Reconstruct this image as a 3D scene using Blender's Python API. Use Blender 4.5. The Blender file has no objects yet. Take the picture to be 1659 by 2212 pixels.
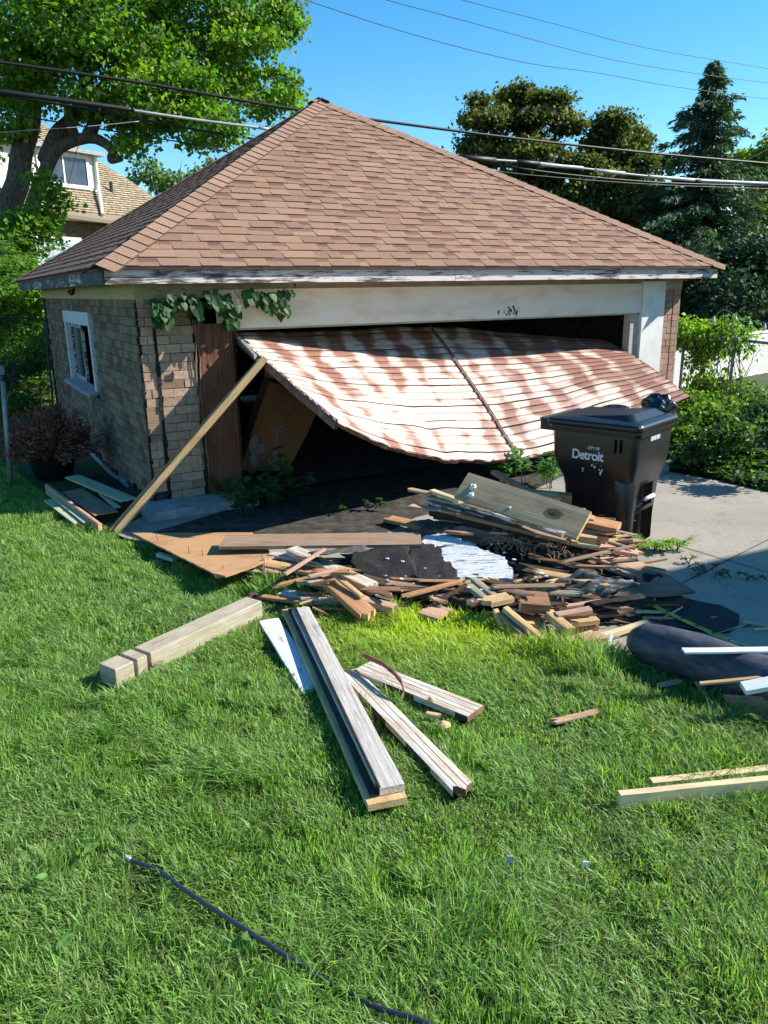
import bpy, math, random
import numpy as np
from mathutils import Vector as V, Matrix, noise
random.seed(7); rng=np.random.default_rng(11)
sc=bpy.context.scene; col=sc.collection; R=math.radians
# ------------------------------------------------------------------ camera
CX,CY,FPX=829.5,1106.0,1677.1            # photo measured on a 1659 x 2212 grid
PITCH,ROLL,CAMH=.2793,-.0159,1.942
_f=V((0,math.cos(PITCH),-math.sin(PITCH))); _u0=V((0,math.sin(PITCH),math.cos(PITCH))); _r0=V((1,0,0))
_r=_r0*math.cos(ROLL)+_u0*math.sin(ROLL); _u=-_r0*math.sin(ROLL)+_u0*math.cos(ROLL)
CO=V((0,0,CAMH))
cam=bpy.data.cameras.new('camera'); camo=bpy.data.objects.new('camera',cam); col.objects.link(camo)
cam.sensor_fit='VERTICAL'; cam.sensor_height=36; cam.lens=FPX/2212*36; cam.clip_end=600; cam.clip_start=.05
camo.matrix_world=Matrix(((_r.x,_u.x,-_f.x,0),(_r.y,_u.y,-_f.y,0),(_r.z,_u.z,-_f.z,CAMH),(0,0,0,1)))
sc.camera=camo
# ------------------------------------------------------------------ light
SUN=V((.829,.085,.595)).normalized(); ELEV=math.asin(SUN.z); AZ=math.atan2(SUN.x,SUN.y)
w=bpy.data.worlds.new('World'); sc.world=w; w.use_nodes=True; nt=w.node_tree
bg=nt.nodes['Background']; sky=nt.nodes.new('ShaderNodeTexSky'); sky.sky_type='NISHITA'; sky.sun_disc=False
sky.sun_elevation=ELEV; sky.sun_rotation=AZ; sky.air_density=1.0; sky.dust_density=.1; sky.ozone_density=3.0; sky.altitude=200
hs=nt.nodes.new('ShaderNodeHueSaturation'); hs.inputs['Hue'].default_value=.492; hs.inputs['Saturation'].default_value=1.35; nt.links.new(sky.outputs[0],hs.inputs['Color'])
nt.links.new(hs.outputs[0],bg.inputs[0]); bg.inputs[1].default_value=.112
sl=bpy.data.lights.new('sun','SUN'); sl.energy=5.0; sl.angle=R(.53); sl.color=(1,.95,.87)
so=bpy.data.objects.new('sun',sl); col.objects.link(so); so.rotation_euler=SUN.to_track_quat('Z','Y').to_euler()
sc.view_settings.view_transform='Standard'; sc.view_settings.look='None'; sc.view_settings.exposure=.97; sc.view_settings.gamma=1
# ------------------------------------------------------------------ geometry helpers
def ray(x,y): return (_f*FPX+_r*(x-CX)-_u*(y-CY))
def at(x,y,h=0.0):
    d=ray(x,y); return CO+d*((h-CAMH)/d.z)
def atd(x,y,dep): return CO+ray(x,y)*(dep/FPX)
YAW=.504; GO=V((-2.1275,6.9874,0)); EX=V((math.cos(YAW),math.sin(YAW),0)); EY=V((-math.sin(YAW),math.cos(YAW),0))
def G(a,b,z): return GO+EX*a+EY*b+V((0,0,z))
def onplane(x,y,p,n):
    d=ray(x,y); return CO+d*((p-CO).dot(n)/d.dot(n))
def rnd(a,b): return random.uniform(a,b)
class MB:
    def __init__(s): s.v=[];s.f=[];s.c=[];s.m=[];s.uv=[]
    def vert(s,p): s.v.append(tuple(p)); return len(s.v)-1
    def poly(s,ps,c=(1,1,1),m=0,uv=None):
        i=len(s.v); s.v.extend(tuple(p) for p in ps); s.f.append(tuple(range(i,i+len(ps)))); s.c.append(c); s.m.append(m); s.uv.append(uv)
    def face(s,idx,c=(1,1,1),m=0,uv=None): s.f.append(tuple(idx)); s.c.append(c); s.m.append(m); s.uv.append(uv)
    def hexa(s,P,c=(1,1,1),m=0):
        i=len(s.v); s.v.extend(tuple(p) for p in P)
        for q in((3,2,1,0),(4,5,6,7),(0,1,5,4),(1,2,6,5),(2,3,7,6),(3,0,4,7)): s.face([i+k for k in q],c,m)
    def box(s,lo,hi,c=(1,1,1),m=0):
        x0,y0,z0=lo;x1,y1,z1=hi
        s.hexa([(x0,y0,z0),(x1,y0,z0),(x1,y1,z0),(x0,y1,z0),(x0,y0,z1),(x1,y0,z1),(x1,y1,z1),(x0,y1,z1)],c,m)
    def obox(s,o,ax,ay,az,c=(1,1,1),m=0):
        o,ax,ay,az=map(V,(o,ax,ay,az)); s.hexa([o,o+ax,o+ax+ay,o+ay,o+az,o+ax+az,o+ax+ay+az,o+ay+az],c,m)
    def tube(s,pts,r,n=8,c=(1,1,1),m=0,cap=True):
        pts=[V(p) for p in pts]; rs=r if isinstance(r,(list,tuple)) else [r]*len(pts); rings=[]
        prev=None
        for k,p in enumerate(pts):
            t=(pts[min(k+1,len(pts)-1)]-pts[max(k-1,0)]).normalized()
            if prev is None:
                a=V((0,0,1)) if abs(t.z)<.9 else V((1,0,0)); x=t.cross(a).normalized()
            else: x=(prev-t*prev.dot(t)).normalized()
            prev=x; y=t.cross(x); ring=[]
            for j in range(n):
                an=2*math.pi*j/n; ring.append(s.vert(p+(x*math.cos(an)+y*math.sin(an))*rs[k]))
            rings.append(ring)
        for k in range(len(rings)-1):
            for j in range(n): s.face((rings[k][j],rings[k][(j+1)%n],rings[k+1][(j+1)%n],rings[k+1][j]),c,m)
        if cap: s.face(rings[0][::-1],c,m); s.face(rings[-1],c,m)
    def loft(s,secs,c=(1,1,1),m=0,cap=True):
        rings=[[s.vert(p) for p in q] for q in secs]; n=len(rings[0])
        for k in range(len(rings)-1):
            for j in range(n): s.face((rings[k][j],rings[k][(j+1)%n],rings[k+1][(j+1)%n],rings[k+1][j]),c,m)
        if cap: s.face(rings[0][::-1],c,m); s.face(rings[-1],c,m)
    def grid(s,fn,nu,nv,cf=None,m=0):
        i=len(s.v)
        for b in range(nv+1):
            for a in range(nu+1): s.v.append(tuple(fn(a/nu,b/nv)))
        for b in range(nv):
            for a in range(nu):
                k=i+b*(nu+1)+a; u0,u1,v0,v1=a/nu,(a+1)/nu,b/nv,(b+1)/nv
                s.face((k,k+1,k+nu+2,k+nu+1),cf((u0+u1)/2,(v0+v1)/2) if cf else (1,1,1),m,((u0,v0),(u1,v0),(u1,v1),(u0,v1)))
    def build(s,name,mats,parent=None,smooth=False,weld=False):
        me=bpy.data.meshes.new(name); me.from_pydata(s.v,[],s.f); me.update()
        if not isinstance(mats,(list,tuple)): mats=[mats]
        for m in mats: me.materials.append(m)
        me.polygons.foreach_set('material_index',s.m)
        ca=me.color_attributes.new('Col','FLOAT_COLOR','CORNER'); arr=[]
        for f,c in zip(s.f,s.c): arr.extend((c[0],c[1],c[2],1.0)*len(f))
        ca.data.foreach_set('color',arr)
        if any(u is not None for u in s.uv):
            ul=me.uv_layers.new(name='UVMap'); ua=[]
            for f,u in zip(s.f,s.uv):
                for k in range(len(f)): ua.extend(u[k] if u is not None else (0,0))
            ul.data.foreach_set('uv',ua)
        if smooth: me.polygons.foreach_set('use_smooth',[True]*len(s.f))
        o=bpy.data.objects.new(name,me); col.objects.link(o)
        if parent is not None: o.parent=parent
        return o
def npmesh(name,verts,faces,cols,mat,parent=None,smooth=False):
    """verts Nx3, faces Mx4, cols Mx3"""
    me=bpy.data.meshes.new(name); n,m=len(verts),len(faces)
    me.vertices.add(n); me.vertices.foreach_set('co',np.asarray(verts,np.float32).ravel())
    me.loops.add(m*4); me.loops.foreach_set('vertex_index',np.asarray(faces,np.int32).ravel())
    me.polygons.add(m); me.polygons.foreach_set('loop_start',np.arange(0,m*4,4,dtype=np.int32)); 
    me.update(calc_edges=True); me.validate()
    me.materials.append(mat)
    ca=me.color_attributes.new('Col','FLOAT_COLOR','CORNER')
    c4=np.ones((m,4,4),np.float32); c4[:,:,:3]=np.asarray(cols,np.float32)[:,None,:]
    if len(ca.data)==m*4: ca.data.foreach_set('color',c4.ravel())
    if smooth: me.polygons.foreach_set('use_smooth',np.ones(m,bool))
    o=bpy.data.objects.new(name,me); col.objects.link(o)
    if parent is not None: o.parent=parent
    return o
def tag(o,label,cat,group=None): 
    o['label']=label; o['category']=cat
    if group: o['group']=group
    return o
def struct(o,kind='structure'): o['kind']=kind; return o
def thing(name,label,cat,loc=(0,0,0),rotz=0,group=None):
    o=bpy.data.objects.new(name,None); col.objects.link(o); o.location=loc; o.rotation_euler=(0,0,rotz); o.empty_display_size=.1
    bpy.context.view_layer.update()
    return tag(o,label,cat,group)
# ------------------------------------------------------------------ materials
def _mat(name):
    m=bpy.data.materials.new(name); m.use_nodes=True; n=m.node_tree; return m,n,n.nodes['Principled BSDF']
def ramp(n,stops,src,interp='LINEAR'):
    r=n.nodes.new('ShaderNodeValToRGB'); r.color_ramp.interpolation=interp; e=r.color_ramp.elements
    while len(e)<len(stops): e.new(.5)
    for k,(p,c) in enumerate(stops):
        e[k].position=p; e[k].color=(c[0],c[1],c[2],1) if not isinstance(c,(int,float)) else (c,c,c,1)
    n.links.new(src,r.inputs[0]); return r.outputs[0]
def nz(n,scale,stretch=(1,1,1),detail=6,rough=.6,coord='Object',dist=0,loc=(0,0,0),uv=False):
    tc=n.nodes.new('ShaderNodeTexCoord'); mp=n.nodes.new('ShaderNodeMapping'); mp.inputs['Scale'].default_value=stretch; mp.inputs['Location'].default_value=loc
    n.links.new(tc.outputs['UV' if uv else coord],mp.inputs[0]); t=n.nodes.new('ShaderNodeTexNoise'); t.inputs['Scale'].default_value=scale
    t.inputs['Detail'].default_value=detail; t.inputs['Roughness'].default_value=rough; t.inputs['Distortion'].default_value=dist
    n.links.new(mp.outputs[0],t.inputs['Vector']); return t.outputs['Fac']
def mix(n,a,b,fac,mode='MIX'):
    x=n.nodes.new('ShaderNodeMix'); x.data_type='RGBA'; x.blend_type=mode
    for inp,val in((x.inputs[0],fac),(x.inputs[6],a),(x.inputs[7],b)):
        if isinstance(val,(int,float)): inp.default_value=val
        elif isinstance(val,tuple): inp.default_value=(val[0],val[1],val[2],1)
        else: n.links.new(val,inp)
    return x.outputs[2]
def attr(n): a=n.nodes.new('ShaderNodeAttribute'); a.attribute_name='Col'; return a.outputs['Color']
def bump(n,b,src,strength=.3,dist=.01):
    k=n.nodes.new('ShaderNodeBump'); k.inputs['Strength'].default_value=strength; k.inputs['Distance'].default_value=dist
    n.links.new(src,k.inputs['Height']); n.links.new(k.outputs[0],b.inputs['Normal'])
def mat(name,c1,c2,scale=8,stretch=(1,1,1),rough=.85,bmp=.3,bdist=.005,useattr=False,spec=.3,c3=None,detail=7,metal=0):
    m,n,b=_mat(name); f=nz(n,scale,stretch,detail)
    st=[(.33,c1),(.66,c2)] if c3 is None else [(.3,c1),(.52,c2),(.7,c3)]
    c=ramp(n,st,f)
    if useattr: c=mix(n,c,attr(n),1.0,'MULTIPLY')
    n.links.new(c,b.inputs['Base Color']); b.inputs['Roughness'].default_value=rough; b.inputs['Specular IOR Level'].default_value=spec; b.inputs['Metallic'].default_value=metal
    if bmp: bump(n,b,f,bmp,bdist)
    return m
def wood(name,light,dark,stain=None,grain=1.0,paint=None,paintamt=.5,rough=.85,knots=False,pscale=3,vert=False,groove=0):
    m,n,b=_mat(name); sw=(lambda t:(t[1],t[2],t[0])) if vert else (lambda t:t)
    g=nz(n,5,sw((.35,9,9)),9,.7,dist=.8); g2=nz(n,22,sw((.2,9,9)),5,.7); p=nz(n,2.2,sw((1,2.2,2.2)),6,.65)
    c=ramp(n,[(.34,dark),(.5,tuple((a+b_)/2 for a,b_ in zip(light,dark))),(.6,light)],g)
    c=mix(n,c,ramp(n,[(.42,tuple(x*.42 for x in light)),(.54,tuple(min(.9,x*1.08) for x in light))],g2),.5*grain)
    c=mix(n,c,ramp(n,[(.3,(.55,.5,.46)),(.5,(1.0,1.0,1.0)),(.7,(1.12,1.1,1.05))],p),.75,'MULTIPLY')
    sp_=nz(n,30,sw((1,2,2)),3,.5); c=mix(n,c,tuple(x*.3 for x in dark),ramp(n,[(.70,0),(.74,.8)],sp_))
    if stain: c=mix(n,c,stain,ramp(n,[(.45,0),(.65,.85)],p))
    if knots:
        tc=n.nodes.new('ShaderNodeTexCoord'); mp=n.nodes.new('ShaderNodeMapping'); mp.inputs['Scale'].default_value=(1.6,5,5); n.links.new(tc.outputs['Object'],mp.inputs[0])
        vo=n.nodes.new('ShaderNodeTexVoronoi'); vo.inputs['Scale'].default_value=1.3; n.links.new(mp.outputs[0],vo.inputs['Vector'])
        c=mix(n,c,tuple(x*.35 for x in dark),ramp(n,[(.05,1),(.11,.25),(.13,.8),(.17,0)],vo.outputs['Distance']))
    if paint:
        pm=nz(n,pscale,(1,7,7),9,.7); k=.38+.24*paintamt
        pf=ramp(n,[(1-k-.03,0),(1-k,1)],pm); pc=mix(n,paint,tuple(x*.8 for x in paint),nz(n,9,(1,3,3)))
        c=mix(n,c,pc,pf)
    if groove:
        tc=n.nodes.new('ShaderNodeTexCoord'); s3=n.nodes.new('ShaderNodeSeparateXYZ'); n.links.new(tc.outputs['Object'],s3.inputs[0])
        def mt(op,a,b_=None):
            q=n.nodes.new('ShaderNodeMath'); q.operation=op
            for i,v_ in enumerate((a,b_)):
                if v_ is None: continue
                if isinstance(v_,(int,float)): q.inputs[i].default_value=v_
                else: n.links.new(v_,q.inputs[i])
            return q.outputs[0]
        fr=mt('FRACT',mt('DIVIDE',s3.outputs[1],groove)); c=mix(n,c,(.05,.04,.03),ramp(n,[(.0,1),(.10,1),(.13,0)],fr))
    n.links.new(c,b.inputs['Base Color']); b.inputs['Roughness'].default_value=rough; b.inputs['Specular IOR Level'].default_value=.25
    bump(n,b,g,.5*grain,.008); return m
def leafmat(name,tint=(1,1,1),rough=.5,trans=.35,spec=.35):
    m,n,b=_mat(name); c=mix(n,attr(n),tint,1.0,'MULTIPLY'); n.links.new(c,b.inputs['Base Color']); b.inputs['Roughness'].default_value=rough; b.inputs['Specular IOR Level'].default_value=spec
    tr=n.nodes.new('ShaderNodeBsdfTranslucent'); tc=mix(n,c,(1.6,1.9,.6),1.0,'MULTIPLY'); n.links.new(tc,tr.inputs[0])
    ms=n.nodes.new('ShaderNodeMixShader'); ms.inputs[0].default_value=trans; n.links.new(b.outputs[0],ms.inputs[1]); n.links.new(tr.outputs[0],ms.inputs[2])
    n.links.new(ms.outputs[0],n.nodes['Material Output'].inputs[0]); return m
M={}
M['grass']=leafmat('grass_blades',rough=.5,trans=.45,spec=.35,tint=(1.0,1.0,1.0))
M['leaf']=leafmat('leaves',trans=.45,tint=(1.22,1.22,1.15))
M['needle']=leafmat('needles',trans=.15,rough=.6,spec=.2)
M['soil']=mat('lawn_soil',(.03,.05,.012),(.07,.085,.03),14,rough=1,bmp=.5)
m,n,b=_mat('concrete'); a_=nz(n,60,detail=8,rough=.8); b2=nz(n,.9,detail=4); c_=nz(n,5,detail=9,rough=.75)
cc=ramp(n,[(.3,(.17,.155,.13)),(.5,(.28,.26,.22)),(.72,(.37,.345,.295))],a_); cc=mix(n,cc,ramp(n,[(.35,(.80,.80,.82)),(.6,(1.1,1.05,.98))],b2),1.0,'MULTIPLY'); cc=mix(n,cc,(.12,.11,.09),ramp(n,[(.54,0),(.68,.6)],c_))
n.links.new(cc,b.inputs['Base Color']); b.inputs['Roughness'].default_value=.95; bump(n,b,a_,.5,.004); M['concrete']=m
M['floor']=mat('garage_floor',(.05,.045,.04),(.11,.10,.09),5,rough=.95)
M['pad']=mat('pad_concrete',(.20,.20,.20),(.36,.36,.36),9,rough=.95,bmp=.4)
M['shingle']=mat('shingles',(.55,.5,.48),(1.2,1.2,1.2),140,rough=.95,bmp=.5,bdist=.002,useattr=True,detail=3)
M['brick']=mat('siding_brick',(.75,.72,.7),(1.15,1.12,1.1),30,rough=.95,bmp=.6,bdist=.004,useattr=True)
M['mortar']=mat('mortar',(.03,.024,.018),(.10,.08,.06),12,rough=1)
M['tar']=mat('tar_paper_edge',(.008,.007,.007),(.03,.025,.022),20,rough=.9,bmp=.8,bdist=.01)
M['frieze']=mat('frieze_paint',(.34,.30,.16),(.44,.40,.24),6,(1,1,4),bmp=.15,c3=(.38,.36,.24))
M['soffit']=mat('soffit_paint',(.30,.25,.17),(.42,.36,.26),4,bmp=.1)
M['white']=mat('header_paint',(.60,.48,.36),(.74,.65,.53),2.2,(1,1,2.5),rough=.75,bmp=.2,c3=(.70,.66,.60),detail=10)
M['white_clean']=mat('white_trim',(.64,.63,.59),(.78,.77,.73),5,rough=.5,bmp=.05)
def fascia_mat(name,amt,paint,drk):
    m,n,b=_mat(name); p=nz(n,4,(1.2,1.2,14),10,.72); q=nz(n,1.4,(1.5,1.5,3),4)
    mx=mix(n,p,q,.4); f=ramp(n,[(amt-.04,0),(amt+.03,1)],mx)
    c=mix(n,drk,mix(n,paint,tuple(x*.8 for x in paint),nz(n,9)),f); n.links.new(c,b.inputs['Base Color']); b.inputs['Roughness'].default_value=.8; bump(n,b,f,.4,.003); return m
M['fascia']=fascia_mat('fascia_peeling',.475,(.72,.62,.60),(.07,.05,.05))
M['fascia_side']=fascia_mat('fascia_bare',.555,(.55,.52,.45),(.035,.035,.042))
M['drip']=mat('drip_edge',(.02,.016,.014),(.05,.035,.03),9,rough=.6)
M['glass']=mat('dark_glass',(.02,.025,.03),(.05,.06,.07),3,rough=.12,bmp=0,spec=.7)
M['black']=mat('black_plastic',(.006,.006,.007),(.011,.011,.012),60,rough=.33,bmp=.12,bdist=.001,spec=.5)
M['hole']=mat('deep_black',(.002,.002,.002),(.004,.004,.004),5,rough=1,bmp=0,spec=0)
M['bag']=mat('bag_film',(.006,.006,.008),(.012,.012,.014),9,rough=.22,bmp=.9,bdist=.02,spec=.6)
M['paper']=mat('kraft_paper',(.23,.11,.042),(.31,.155,.062),4,rough=.8,bmp=.5,bdist=.02)
M['print']=mat('pale_print',(.24,.20,.19),(.28,.24,.22),9,rough=.8,bmp=0)
M['plaque']=mat('faded_print',(.52,.52,.56),(.66,.66,.7),30,rough=.6,bmp=0)
M['felt']=mat('roofing_felt',(.006,.006,.006),(.016,.015,.014),25,rough=.85,bmp=.5,bdist=.004,c3=(.028,.026,.024))
M['felt_worn']=mat('worn_felt',(.04,.036,.032),(.085,.078,.068),45,rough=.9,bmp=.4,bdist=.003,c3=(.13,.12,.10))
M['felt_silver']=mat('silver_felt',(.025,.025,.024),(.07,.07,.065),9,(1,2.5,1),rough=.7,bmp=.2,bdist=.003,c3=(.42,.41,.38),detail=14)
M['roll']=mat('membrane',(.018,.022,.032),(.045,.052,.07),10,(1,1,3),rough=.65,bmp=.5,bdist=.012,spec=.35,detail=12,c3=(.085,.09,.105))
M['metal']=mat('dark_metal',(.03,.028,.03),(.06,.05,.05),9,rough=.45,bmp=.1,metal=.6)
M['greenpipe']=mat('green_pipe',(.01,.03,.02),(.02,.05,.035),9,rough=.5,bmp=0)
M['galv']=mat('galvanised',(.18,.19,.19),(.30,.31,.31),12,rough=.5,bmp=.1,metal=.4)
M['rust']=mat('rust_edge',(.10,.04,.03),(.22,.10,.07),12,rough=.8,bmp=.4,c3=(.32,.18,.14))
M['bark']=mat('bark',(.035,.028,.022),(.11,.09,.07),6,(4,4,.8),rough=1,bmp=1,bdist=.05,c3=(.19,.16,.13))
M['wire']=mat('cable_black',(.008,.008,.009),(.016,.016,.018),3,rough=.5,bmp=0)
M['wiregrey']=mat('cable_grey',(.28,.29,.31),(.42,.43,.45),3,rough=.45,bmp=0)
M['yellow']=mat('tape_yellow',(.60,.42,.02),(.72,.52,.03),20,rough=.5,bmp=.05)
M['foam']=mat('white_flakes',(.50,.54,.58),(.72,.74,.76),30,rough=.7,bmp=.5)
M['mat']=mat('rubber_mat',(.010,.011,.014),(.024,.025,.03),16,rough=.85,bmp=.4)
M['deadleaf']=leafmat('dead_foliage',trans=.1,rough=.9,spec=.1)
M['shell']=mat('chip_yellow',(.45,.30,.14),(.62,.46,.24),12,rough=.9)
W={}
W['fresh']=wood('wood_fresh',(.62,.42,.21),(.44,.26,.11))
W['pale']=wood('wood_pale',(.70,.56,.34),(.56,.42,.22),grain=.5)
W['orange']=wood('wood_orange',(.52,.27,.13),(.34,.15,.06),stain=(.25,.15,.09))
W['pink']=wood('wood_pinkish',(.58,.36,.24),(.36,.20,.12),stain=(.30,.21,.15))
W['brown']=wood('wood_brown',(.36,.235,.15),(.17,.105,.065),stain=(.22,.16,.11))
W['olive']=wood('wood_olive',(.42,.315,.19),(.31,.23,.135),grain=.5,rough=.7)
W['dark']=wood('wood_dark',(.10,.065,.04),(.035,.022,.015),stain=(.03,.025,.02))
W['grey']=wood('wood_grey',(.56,.52,.47),(.27,.24,.21),stain=(.40,.36,.31))
W['treated']=wood('wood_treated',(.50,.43,.32),(.27,.22,.15),stain=(.26,.24,.15),knots=True)
W['whiteboard']=wood('wood_whitewashed',(.56,.46,.36),(.34,.26,.18),paint=(.60,.55,.48),paintamt=.42,pscale=4,groove=.034)
W['whitewash']=wood('wood_whitewash_plain',(.52,.42,.33),(.28,.21,.15),paint=(.60,.55,.48),paintamt=.4,pscale=4)
W['whitepaint']=wood('wood_white_paint',(.40,.36,.30),(.16,.13,.10),paint=(.62,.66,.68),paintamt=.8,pscale=4)
W['peel']=wood('wood_peeling',(.22,.15,.10),(.08,.05,.035),paint=(.60,.62,.63),paintamt=.4)
W['cream']=wood('wood_cream_paint',(.30,.24,.15),(.16,.12,.08),paint=(.46,.44,.27),paintamt=.9,pscale=3)
W['post']=wood('wood_post',(.21,.085,.048),(.04,.018,.012),grain=1.5,vert=True)
W['rot']=wood('wood_rotten',(.34,.18,.10),(.05,.025,.015),stain=(.12,.06,.035),grain=1.6)
W['ply']=wood('plywood_face',(.50,.29,.14),(.36,.19,.085),stain=(.40,.22,.11),grain=.8)
W['plydark']=wood('plywood_dark',(.17,.12,.085),(.08,.055,.04),stain=(.22,.16,.11))
W['drift']=wood('wood_stripped',(.40,.36,.26),(.12,.10,.07),stain=(.36,.35,.30),grain=1.3)
M['whiterod']=mat('white_vinyl',(.56,.59,.62),(.68,.70,.72),4,rough=.4,bmp=0)
# ================================================================== THE SETTING
gm=MB(); gm.poly([(-250,-60,-.012),(250,-60,-.012),(250,420,-.012),(-250,420,-.012)]); 
lawn_ground=struct(gm.build('ground',M['soil']))
# lawn / driveway boundary measured along the edge of the grass (ground points)
EDGE=[at(240,1152),at(430,1215),at(560,1262),at(760,1300),at(1000,1322),at(1110,1375),at(1250,1415),at(1420,1450),at(1535,1500),at(1659,1575),at(1900,1640)]
dm=MB(); z=.004
drv=[V((p.x,p.y,z)) for p in EDGE]+[V((14,2.6,z)),V((14,9.5,z)),at(1900,1085,z),at(1659,1062,z),at(1560,1040,z),at(1440,1018,z),G(7.0,-.05,z),G(.0,-.02,z)]
dm.poly(drv); struct(dm.build('driveway',M['concrete']))
dk=MB(); dk.poly([V((p.x,p.y,.008)) for p in (at(300,1160),at(470,1170),at(600,1180),at(760,1185),at(840,1150),at(900,1118),at(1000,1094),at(1140,1066),at(1215,1030),G(6.0,-.4,0),G(5.9,-.006,0),G(.84,-.006,0),G(.80,-.3,0))]); struct(dk.build('dirt_painted_shade',mat('dirt_painted_shade',(.012,.010,.008),(.05,.042,.034),9,rough=1,c3=(.09,.08,.065),bmp=.6)))  # dirt sheet; its near-black colour also paints the shade under the door
jm=MB()
for a,b in(((1413,1290),(1690,1150)),((1420,1165),(1700,1248))):
    p,q=at(*a,.008),at(*b,.008); n=(q-p).cross(V((0,0,1))).normalized()*.004; jm.poly([p-n,q-n,q+n,p+n])
struct(jm.build('driveway_joint',M['tar']))
cm=MB(); a,b=at(1415,1032),at(1470,1008); d=(b-a); n=V((-d.y,d.x,0)).normalized()*.35
cm.obox(a-d*.4,d*1.4,n,(0,0,.11)); struct(cm.build('kerb',M['pad']))

# ================================================================== THE GARAGE
GW,GD,OV=6.785,6.705,.289; ZF,ZFT,ZB,ZA=2.015,2.13,1.892,4.393
gar=thing('brick_garage','low tan brick garage with brown hipped shingle roof and a caved-in door','garage',GO,YAW)
def bulge(b,z):   # left wall leans and bows out near its foot
    t=max(0,min(1,(1.2-z)/1.2)); return .05*math.sin(math.pi*min(1,max(0,b/4.5)))*t
def brick_wall(name,P,L,H,hc,lb,colf,skip=lambda s,z:False,warp=None,seed=1,thick=.012,gap=.005,parent=gar,label=None):
    rr=random.Random(seed); mb=MB(); n=int(round(H/hc))
    for k in range(n):
        z0=k*hc; off=(k%2)*lb/2+rr.uniform(-.006,.006); s=-off
        while s<L:
            s0=max(0,s); s1=min(L,s+lb); s+=lb
            if s1-s0<.03 or skip((s0+s1)/2,z0+hc/2): continue
            c=colf(rr); wz=rr.uniform(-.002,.002); th=thick+rr.uniform(-.003,.003)
            a0,a1,zz0,zz1=s0+gap/2,s1-gap/2,z0+gap+wz,z0+hc+wz
            q=[P(a0,-th,zz0),P(a1,-th,zz0),P(a1,.01,zz0),P(a0,.01,zz0),P(a0,-th,zz1),P(a1,-th,zz1),P(a1,.01,zz1),P(a0,.01,zz1)]
            mb.hexa(q,c)
    o=mb.build(name,M['brick'],parent)
    if label: o['label']=label
    return o
def tan(rr):
    k=rr.uniform(.78,1.12); 
    if rr.random()<.12: return (.30*k,.20*k,.13*k)
    return (.42*k,.285*k,.205*k)
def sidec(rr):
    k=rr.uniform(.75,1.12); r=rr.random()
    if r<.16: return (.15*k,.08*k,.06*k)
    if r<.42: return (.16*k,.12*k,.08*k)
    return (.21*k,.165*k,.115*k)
def pink(rr):
    k=rr.uniform(.85,1.12); return (.36*k,.235*k,.17*k)
HC=ZB/24
WB0,WB1,WZ0,WZ1=2.36,4.30,.86,1.72
def PL(s,o,z):
    sag=-.05*math.sin(math.pi*min(1,s/5.5))*max(0,min(1,(1.1-z)/.9))*1.0
    return (o-bulge(s,z),s,z+sag*.6+.0)
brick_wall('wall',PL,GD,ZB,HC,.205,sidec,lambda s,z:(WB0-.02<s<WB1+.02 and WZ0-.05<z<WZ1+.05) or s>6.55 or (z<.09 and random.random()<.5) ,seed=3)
mb=MB()   # mortar and inner structure of the walls
mb.grid(lambda u,v:(.004-bulge(u*WB0,v*ZB),u*WB0,v*ZB),14,12); mb.grid(lambda u,v:(.004-bulge(WB1+u*(GD-WB1),v*ZB),WB1+u*(GD-WB1),v*ZB),14,12)
mb.grid(lambda u,v:(.004-bulge(WB0+u*(WB1-WB0),v*WZ0),WB0+u*(WB1-WB0),v*WZ0),8,6); mb.grid(lambda u,v:(.004,WB0+u*(WB1-WB0),WZ1+v*(ZB-WZ1)),8,2)
mb.box((.06,.02,0),(.12,WB0,ZB+.1)); mb.box((.06,WB1,0),(.12,GD,ZB+.1)); mb.box((.06,WB0,0),(.12,WB1,WZ0)); mb.box((.06,WB0,WZ1),(.12,WB1,ZB+.1))
mb.box((0.01,.008,0),(.125,.06,ZB)); mb.box((.14,.008,.0),(.485,.08,ZB)); mb.box((GW-.315,.008,0),(GW-.14,.08,ZB)); mb.box((GW-.125,.008,0),(GW-.01,.06,ZB))
mb.box((GW-.1,.06,0),(GW-.004,GD,ZB+.1)); 
mb.box((0.1,GD-.1,.04),(2.1,GD,ZB+.1)); mb.box((2.1,GD-.1,.10),(4.2,GD,ZB+.1)); mb.box((4.2,GD-.1,.0),(GW,GD,ZB+.1))
mb.build('wall_backing',M['mortar'],gar)
brick_wall('wall',lambda s,o,z:(GW-o,s,z),GD,ZB,HC,.205,pink,seed=9)
PF=lambda a0:(lambda s,o,z:(a0+s,o,z))
brick_wall('brick_pier',PF(0.0),.125,ZB-.03,HC,.125,tan,skip=lambda s,z:.62<z<.96 or (z<.16),seed=5,thick=.02)
brick_wall('brick_pier',PF(.145),.335,ZB-.03,HC,.215,tan,seed=6,thick=.03)
brick_wall('brick_pier',PF(GW-.315),.175,ZB,HC,.22,pink,seed=7,thick=.02)
brick_wall('brick_pier',PF(GW-.125),.125,ZB,HC,.17,pink,seed=8,thick=.02)
mb=MB()
for z0,z1 in((.63,.70),(.70,.955),(1.84,1.89)):
    mb.box((.0,-.016+rnd(-.004,.004),z0),(.122,.01,z1-.006),(1,1,1))
mb.build('exposed_sheathing',W['brown'],gar)
mb=MB()   # ragged tar paper in the cracks of the pier
for x0,x1 in((.124,.145),(.482,.50)):
    z=0.
    while z<1.86:
        h=rnd(.03,.09); mb.box((x0-rnd(0,.012),-.022-rnd(0,.016),z),(x1+rnd(0,.012),.02,z+h)); z+=h
z=0.
while z<1.86:
    h=rnd(.03,.09); mb.box((-.012-rnd(0,.01),-.012-rnd(0,.01),z),(.012,.02,z+h*.9)); z+=h
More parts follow.
